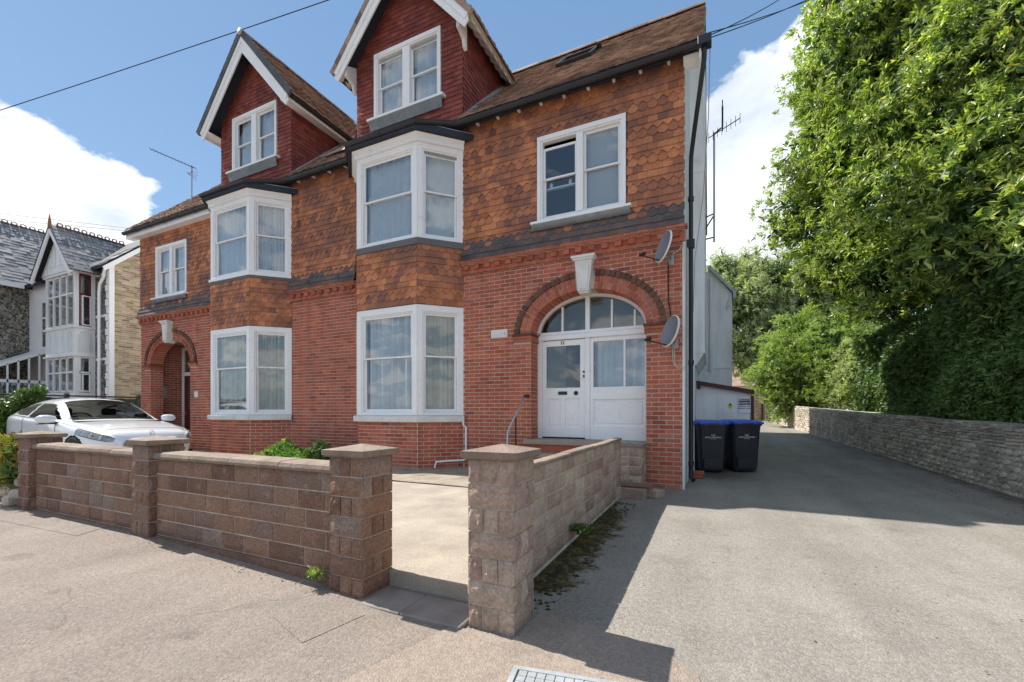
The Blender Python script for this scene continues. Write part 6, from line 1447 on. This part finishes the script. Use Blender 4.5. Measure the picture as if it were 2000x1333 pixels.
# ================================================================== trees and plants
def leaves(points, axes, per, L, Wd, spread=(35, 80), rng=None, droop=.15, curl=.12):
    """a whorl of `per` leaves round every twig end; returns V (n*5,3)"""
    rng = rng or np.random; N = len(points); n_ = N*per
    P = np.repeat(points, per, 0); A = np.repeat(axes, per, 0)
    rv = rng.normal(size=(n_, 3)); perp = rv-(rv*A).sum(1, keepdims=True)*A; perp /= np.linalg.norm(perp, axis=1, keepdims=True)+1e-9
    a = np.radians(rng.uniform(spread[0], spread[1], n_))[:, None]
    D = A*np.cos(a)+perp*np.sin(a); D[:, 2] -= droop*rng.uniform(0, 1, n_); D /= np.linalg.norm(D, axis=1, keepdims=True)
    up_ = A*np.sin(a)-perp*np.cos(a)+rng.normal(size=(n_, 3))*.25; S = np.cross(D, up_); S /= np.linalg.norm(S, axis=1, keepdims=True)+1e-9; U = np.cross(S, D)
    l_ = (L*rng.uniform(.7, 1.15, n_))[:, None]; w_ = l_*(Wd/L)*rng.uniform(.8, 1.2, n_)[:, None]
    B = P+A*(rng.uniform(-.4, .3, n_)*L)[:, None]
    V = np.stack([B, B+D*l_*.48+S*w_*.5+U*l_*.04, B+D*l_-U*l_*curl, B+D*l_*.48-S*w_*.5+U*l_*.04, B+D*l_*.5-U*l_*.03], 1)
    return V
def leaf_obj(name, V, mt, parent, origin):
    n_ = len(V); b = np.arange(n_)[:, None]*5; F = np.stack([b+np.array([0, 4, 2, 1]), b+np.array([0, 3, 2, 4])], 1).reshape(-1, 4)
    rn = np.repeat(np.random.uniform(0, 1, n_), 2); o = fastmesh(name, V.reshape(-1, 3), F, [mt], parent, rnd=rn, origin=origin); o['kind'] = 'stuff'; return o
def shell(clumps, n_, rng, inner=.55, flat=1.0, lift=.25):
    r = np.array([c[3] for c in clumps]); w_ = r**2; k = rng.choice(len(clumps), n_, p=w_/w_.sum()); C = np.array([c[:3] for c in clumps])[k]; R_ = r[k][:, None]
    d = rng.normal(size=(n_, 3)); d /= np.linalg.norm(d, axis=1, keepdims=True)
    # lumpy radius
    lump = 1+.20*np.sin(d[:, :1]*7+C[:, :1]*3)+.18*np.sin(d[:, 1:2]*8+C[:, 1:2]*5)+.17*np.sin(d[:, 2:]*9+C[:, 2:]*4)
    q = rng.uniform(0, 1, n_)[:, None]**.45; rad = R_*lump*(inner+(1.06-inner)*q)
    P = C+d*rad*np.array([1, 1, flat]); ax = d+rng.normal(size=(n_, 3))*.45; ax[:, 2] += lift; ax /= np.linalg.norm(ax, axis=1, keepdims=True)
    return P, ax
def W3(px, py, d, r): p = at(px, py, d); return (p.x, p.y, p.z, r)
def trunk(parent, pts, r, name='trunk', mt='bark'): g = G(); g.tube(pts, r, 8); return g.build(name, mt, parent)
rng = np.random.default_rng(5)
# big laurel over the wall
LC = [W3(1685, -10, 12.5, 1.35), W3(1640, 165, 13, 1.45), W3(1612, 320, 13.3, 1.35), W3(1585, 425, 13.8, 1.25), W3(1640, 520, 12.6, 1.1), W3(1780, 70, 11.2, 1.9), W3(1745, 260, 11.3, 1.65), W3(1725, 420, 11.2, 1.45), W3(1760, 545, 10.8, 1.15),
      W3(1880, -20, 10.2, 1.8), W3(1880, 190, 9.4, 1.55), W3(1850, 370, 9.2, 1.25), W3(1960, 120, 8.8, 1.5), W3(1975, 310, 7.9, 1.15), W3(1945, 450, 7.9, 1.0), W3(1860, 500, 9.2, 1.0), W3(2010, 500, 7.4, .95), W3(2080, 300, 8, 1.5), W3(2080, 80, 9, 1.8), W3(1740, -190, 12.5, 1.9), W3(1900, -260, 11, 2.2), W3(2080, -180, 10, 2.2), W3(2200, 400, 8.5, 1.6)]
bt = empty('laurel_tree', (5.9, 13, .1), 'tall bright green broad-leaved tree overhanging the stone wall at the right', 'tree')
P, ax = shell(LC, 21000, rng, .62)
V = leaves(P, ax, 8, .175, .052, rng=rng)
cen = V.mean(1); d_ = -math.sin(YAW)*cen[:, 0]+math.cos(YAW)*cen[:, 1]; l_ = math.cos(YAW)*cen[:, 0]+math.sin(YAW)*cen[:, 1]; px_ = 1000+840*l_/d_; py_ = 804-840*(cen[:, 2]-HEYE)/d_
# leaves facing the viewer on the outer shell of the nearest clumps are single objects
okk = (px_ > 1700) & (px_ < 1990) & (py_ > 20) & (py_ < 600)
cc = np.array(LC); od = np.min(np.linalg.norm(cen[:, None]-cc[None, :, :3], axis=2)-cc[None, :, 3], axis=1)
sc_ = np.where(okk & (od > .05), 1/d_, 0); pick = np.argsort(-sc_)[:300]; rest = np.ones(len(V), bool); rest[pick] = False
leaf_obj('foliage', V[rest], 'laurel_leaf', bt, (5.9, 13, .1))
lme = bpy.data.meshes.new('leaf'); lme.from_pydata([(0, 0, 0), (.48, .5, .04), (1, 0, -.12), (.48, -.5, .04), (.5, 0, -.03)], [], [(0, 4, 2, 1), (0, 3, 2, 4)]); lme.materials.append(MATS['laurel_leaf'])
for i in pick:
    v = V[i]; D = v[2]-v[0]; S = v[1]-v[3]; L = np.linalg.norm(D); w_ = np.linalg.norm(S); X = D/L; Y = S-X*(S@X); Y /= np.linalg.norm(Y); Z = np.cross(X, Y)
    M = Matrix(((X[0], Y[0], Z[0], v[0][0]), (X[1], Y[1], Z[1], v[0][1]), (X[2], Y[2], Z[2], v[0][2]), (0, 0, 0, 1))) @ SM(L, w_, L)
    reg(bpy.data.objects.new('leaf', lme), bt, M)
P, ax = shell([(a, b, c, r*.82) for a, b, c, r in LC], 9000, rng, .15); leaf_obj('inner_foliage', leaves(P, ax, 7, .24, .10, rng=rng), 'laurel_leaf_shaded', bt, (5.9, 13, .1))  # inner leaves coloured darker to stand for the shaded inside of the crown
trunk(bt, [(6.2, 12.5, -.1), (6.1, 12.6, 1.2), (5.8, 12.9, 2.8), (5.2, 13.2, 5), (4.5, 13.6, 8)], [.22, .19, .16, .11, .05])
for tgt in LC[:19:2]: q = Vector(tgt[:3]); trunk(bt, [(5.9, 12.8, 2.2+random.uniform(-.5, 1.2)), tuple(Vector((5.9, 12.8, 2.6)).lerp(q, .5)+Vector((0, 0, .4))), tuple(q)], [.10, .06, .02], 'branch')
trunk(bt, [(5.6, 9.6, 2.0), (4.95, 9.0, 2.85), (4.3, 8.75, 3.35)], [.05, .035, .015], 'branch', 'interior_wood')
# clipped dark hedge on the wall
hd_ = empty('dark_hedge', (5.2, 13, .1), 'dense dark green hedge rising straight from the stone wall', 'hedge')
N = 11000; yy = rng.uniform(6.0, 17.0, N); zz_ = rng.uniform(1.02, 3.6, N); xx = 4.36+.02*(13-yy)+rng.uniform(0, .28, N)**1.3+.12*np.sin(yy*2.1)+.10*np.sin(zz_*3.7+yy); 
low = zz_ < 1.25; xx = np.where(low, xx+.0, xx)
ax = np.stack([np.full(N, -1.0), rng.normal(size=N)*.5-.25, rng.normal(size=N)*.5+.15], 1); ax /= np.linalg.norm(ax, axis=1, keepdims=True)
leaf_obj('foliage', leaves(np.stack([xx, yy, zz_], 1), ax, 8, .125, .045, rng=rng), 'hedge_leaf', hd_, (5.2, 13, .1))
g = G(); g.box(4.75, 6.2, 5.5, 17.2, .1, 3.5); g.build('hedge_core', 'laurel_leaf_shaded', hd_)
trunk(hd_, [(5.0, 12, 0), (5.0, 12, 3)], [.06, .04], 'stem')
for y_ in (8, 10, 15): trunk(hd_, [(5.1, y_, 0), (5.1, y_, 3)], [.05, .03], 'stem')
# shrubs behind the wall further on
def shrub(name, clumps, n_, per, L, Wd, mt, label, cat, base, inner=.6, lift=.3, droop=.1, core=None, spread=(25, 65), tr=None):
    t = empty(name, base, label, cat); P, ax = shell(clumps, n_, rng, inner, lift=lift); leaf_obj('foliage', leaves(P, ax, per, L, Wd, spread=spread, rng=rng, droop=droop), mt, t, base)
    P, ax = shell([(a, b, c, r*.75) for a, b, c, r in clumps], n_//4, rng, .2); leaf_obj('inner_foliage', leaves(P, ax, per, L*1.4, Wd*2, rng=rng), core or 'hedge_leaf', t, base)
    for tt in (tr or [(base, clumps[0][:3], .08)]): trunk(t, [tt[0], tuple((Vector(tt[0])+Vector(tt[1]))/2+Vector((.1, .1, 0))), tt[1]], [tt[2], tt[2]*.7, tt[2]*.3], 'trunk' if cat == 'tree' else 'stem')
    return t
c1 = [W3(1555, 700, 23, 1.75), W3(1520, 735, 22.5, 1.35), W3(1535, 775, 22.3, 1.05), W3(1610, 690, 22, 1.8), W3(1620, 755, 21, 1.35), W3(1575, 650, 23, 1.2), W3(1570, 770, 21.8, 1.2)]
shrub('lime_shrub', c1, 5200, 8, .22, .05, 'lime_leaf', 'rounded lime green shrub behind the far part of the stone wall', 'shrub', (5.2, 24, .4), inner=.7)
c2 = [W3(1662, 735, 17.5, .62), W3(1668, 690, 17.7, .55), W3(1655, 775, 17.4, .5)]
shrub('pale_shrub', c2, 900, 8, .16, .03, 'pale_leaf', 'narrow pale feathery shrub between the lime shrub and the dark hedge', 'shrub', (5.1, 19, .3), lift=.1)
g = G(); p_ = at(1676, 800, 16.5); g.tube([(p_.x, p_.y, .5), (p_.x, p_.y, p_.z+.5)], .04, 6); tag(g.build('wooden_stake', 'timber_pale'), 'short pale stake in front of the pale feathery shrub', 'stake')
c3 = [W3(1440, 600, 31, 2.3), W3(1500, 560, 32, 2.6), W3(1420, 550, 33, 1.9), W3(1425, 680, 30, 1.3), W3(1500, 650, 31, 2.0), W3(1540, 600, 33, 2.5), W3(1580, 560, 33, 2.4), W3(1460, 700, 30.5, 1.2), W3(1640, 620, 32, 2.6), W3(1590, 640, 31, 2)]
shrub('willow_tree', c3, 7500, 8, .42, .06, 'willow_leaf', 'grey-green drooping tree behind the white rear wing', 'tree', (4.5, 33, .8), lift=-.35, droop=1.1, core='laurel_leaf_shaded', spread=(15, 60))
c4 = [(8.5, 20, 2.6, 2.2), (8.0, 24, 3, 2.4), (9, 28, 3.5, 2.8), (7.5, 17, 2.2, 1.6)]
shrub('rear_hedge', c4, 2500, 7, .3, .08, 'hedge_leaf', 'dark evergreen mass behind the shrubs along the wall', 'hedge', (8.3, 22, .4))
# left side: hedge beyond the car, rockery plant
c5 = [(-17.25, 4.4, 1.15, .42), (-17.3, 4.9, 1.3, .36), (-17.25, 5.2, 1.0, .4), (-17.4, 4.7, .6, .5)]
shrub('hedge', c5, 1300, 6, .08, .035, 'hedge_leaf', 'loose green hedge at the left behind the parked car', 'hedge', (-17.3, 4.7, .1))
c6 = [(-17.3, 5.15, 1.66, .22), (-17.25, 5.4, 1.84, .15)]
shrub('climbing_shrub', c6, 170, 6, .09, .035, 'hedge_leaf', 'straggly shrub reaching over the top of the timber fence', 'shrub', (-17.1, 6.5, .1))
c7 = [(-8.12, 2.45, .78, .20), (-7.98, 2.42, .82, .15), (-8.2, 2.4, .5, .22), (-8.4, 2.5, .7, .25)]
shrub('rockery_plant', c7, 420, 7, .10, .025, 'dry_leaf', 'yellow-green trailing plant beside the leftmost pier', 'plant', (-8.1, 2.4, .1))
for i, (x, y, z, s_) in enumerate(((-7.93, 2.36, .40, .10), (-7.90, 2.33, .26, .11), (-8.05, 2.33, .17, .13), (-8.25, 2.36, .3, .14), (-7.95, 2.42, .55, .09), (-8.3, 2.4, .5, .13))):
    g = G(T3(x, y, z) @ Matrix.Rotation(i*.7, 4, 'Z')); g.rn = random.random(); g.bbox(-s_, s_, -s_*.8, s_*.8, -s_*.6, s_*.6, s_*.3)
    tag(g.build('rockery_stone', 'rubble'), ['grey rockery stone nearest the leftmost pier', 'lower grey rockery stone by the leftmost pier', 'rounded rockery stone at the foot of the trailing plant', 'rockery stone at the left edge under the plant', 'small upper rockery stone against the pier', 'upper left rockery stone behind the trailing plant'][i], 'stone', 'rockery stones by the leftmost pier')
g = G(); g.box(-9.6, -7.76, 2.30, 2.5, 0, .28); g.rn = .2; tag(g.build('low_kerb_wall', 'block_brown'), 'low stone edging left of the leftmost pier', 'edging')
# weeds under the left bay
def weed(name, x, y, n_, h, r_, label, mt='weed_leaf', L=.10):
    th = rng.uniform(0, 6.28, n_); rr = r_*np.sqrt(rng.uniform(0, 1, n_)); hh = h*rng.uniform(.1, 1, n_)*(1-.5*rr/r_); P = np.stack([x+rr*np.cos(th), y+.6*rr*np.sin(th), .13+hh], 1)
    ax = np.stack([.5*np.cos(th), .5*np.sin(th), np.ones(n_)], 1)+rng.normal(size=(n_, 3))*.35; ax /= np.linalg.norm(ax, axis=1, keepdims=True)
    t = empty(name, (x, y, .1), label, 'weed'); leaf_obj('foliage', leaves(P, ax, 6, L, L*.32, rng=rng), mt, t, (x, y, .1))
    for k in range(7): q = (x+random.uniform(-.5, .5)*r_, y+random.uniform(-.3, .3)*r_); trunk(t, [(q[0], q[1], .1), (q[0]+random.uniform(-.1, .1), q[1]-.03, .13+h*random.uniform(.5, 1.05))], [.006, .003], 'stem', 'weed_leaf')
weed('weed_clump', -8.75, 6.65, 620, .55, .50, 'tallest bright green weed clump below the left bay'); weed('weed_clump', -9.35, 6.5, 260, .24, .40, 'low yellow-green weeds at the left bay corner', 'lime_leaf', .07)
weed('weed_clump', -7.75, 6.75, 420, .56, .42, 'dark green weed clump against the middle wall', 'hedge_leaf'); weed('weed_clump', -8.25, 6.45, 300, .34, .45, 'short weed patch between the two taller clumps')
weed('weed_clump', -10.6, 6.55, 120, .12, .3, 'sparse dry weeds beside the car bumper', 'dry_leaf', .05); weed('weed_clump', -11.9, 7.3, 90, .14, .25, 'small weeds at the foot of the wall beyond the car', 'weed_leaf', .06)
weed('path_weed', -1.14, 4.05, 26, .10, .10, 'small green weed growing at the foot of the side wall', 'weed_leaf', .06)
weed('path_weed', -2.58, 2.20, 14, .04, .05, 'tiny yellow-green seedling at the foot of the left gate pier', 'lime_leaf', .05)
# leaf litter and grit
def litter(name, xs, ys, n_, L, mt, z=.006, lab=None):
    x = rng.uniform(*xs, n_); y = rng.uniform(*ys, n_) if not callable(ys) else ys(x)
    P = np.stack([x, y, np.array([gz(a, b) for a, b in zip(x, y)])+z+.004], 1); ax = np.tile([0., 0., 1.], (n_, 1)); V = leaves(P, ax, 1, L, L*.6, spread=(78, 95), rng=rng, droop=0, curl=.02); V[:, :, 2] = np.maximum(V[:, :, 2], P[:, None, 2])
    o = leaf_obj(name, V, mt, None, (0, 0, 0)); return o
litter('leaf_litter', (3.3, 4.18), (6.5, 20), 900, .045, 'litter_leaf'); litter('leaf_litter', (-.3, 1.3), (8.2, 11), 90, .035, 'litter_leaf'); litter('leaf_litter', (-1.2, 3.5), (2.2, 11), 260, .022, 'litter_leaf')
litter('leaf_litter', (-7.3, -2.2), (2.12, 2.27), 170, .022, 'litter_leaf', .012); litter('leaf_litter', (-1.2, -.6), (2.7, 6.3), 120, .025, 'litter_leaf')
def moss(name, xs, ys, n_):
    V = []; F = []; k = 0
    for _ in range(n_):
        x = xs[0]+(xs[1]-xs[0])*random.random()**1.8; y = random.uniform(*ys); r_ = random.uniform(.006, .02); z = gz(x, y)+.004
        V += [(x-r_, y-r_, z), (x+r_, y-r_, z), (x+r_, y+r_, z), (x-r_, y+r_, z), (x+random.uniform(-.3, .3)*r_, y, z+r_*.6)]; F += [(k, k+1, k+4), (k+1, k+2, k+4), (k+2, k+3, k+4), (k+3, k, k+4)]; k += 5
    o = fastmesh(name, np.array(V), np.array(F), ['moss_clump'], None); o['kind'] = 'stuff'
moss('moss', (-1.235, -.95), (2.6, 6.2), 500)
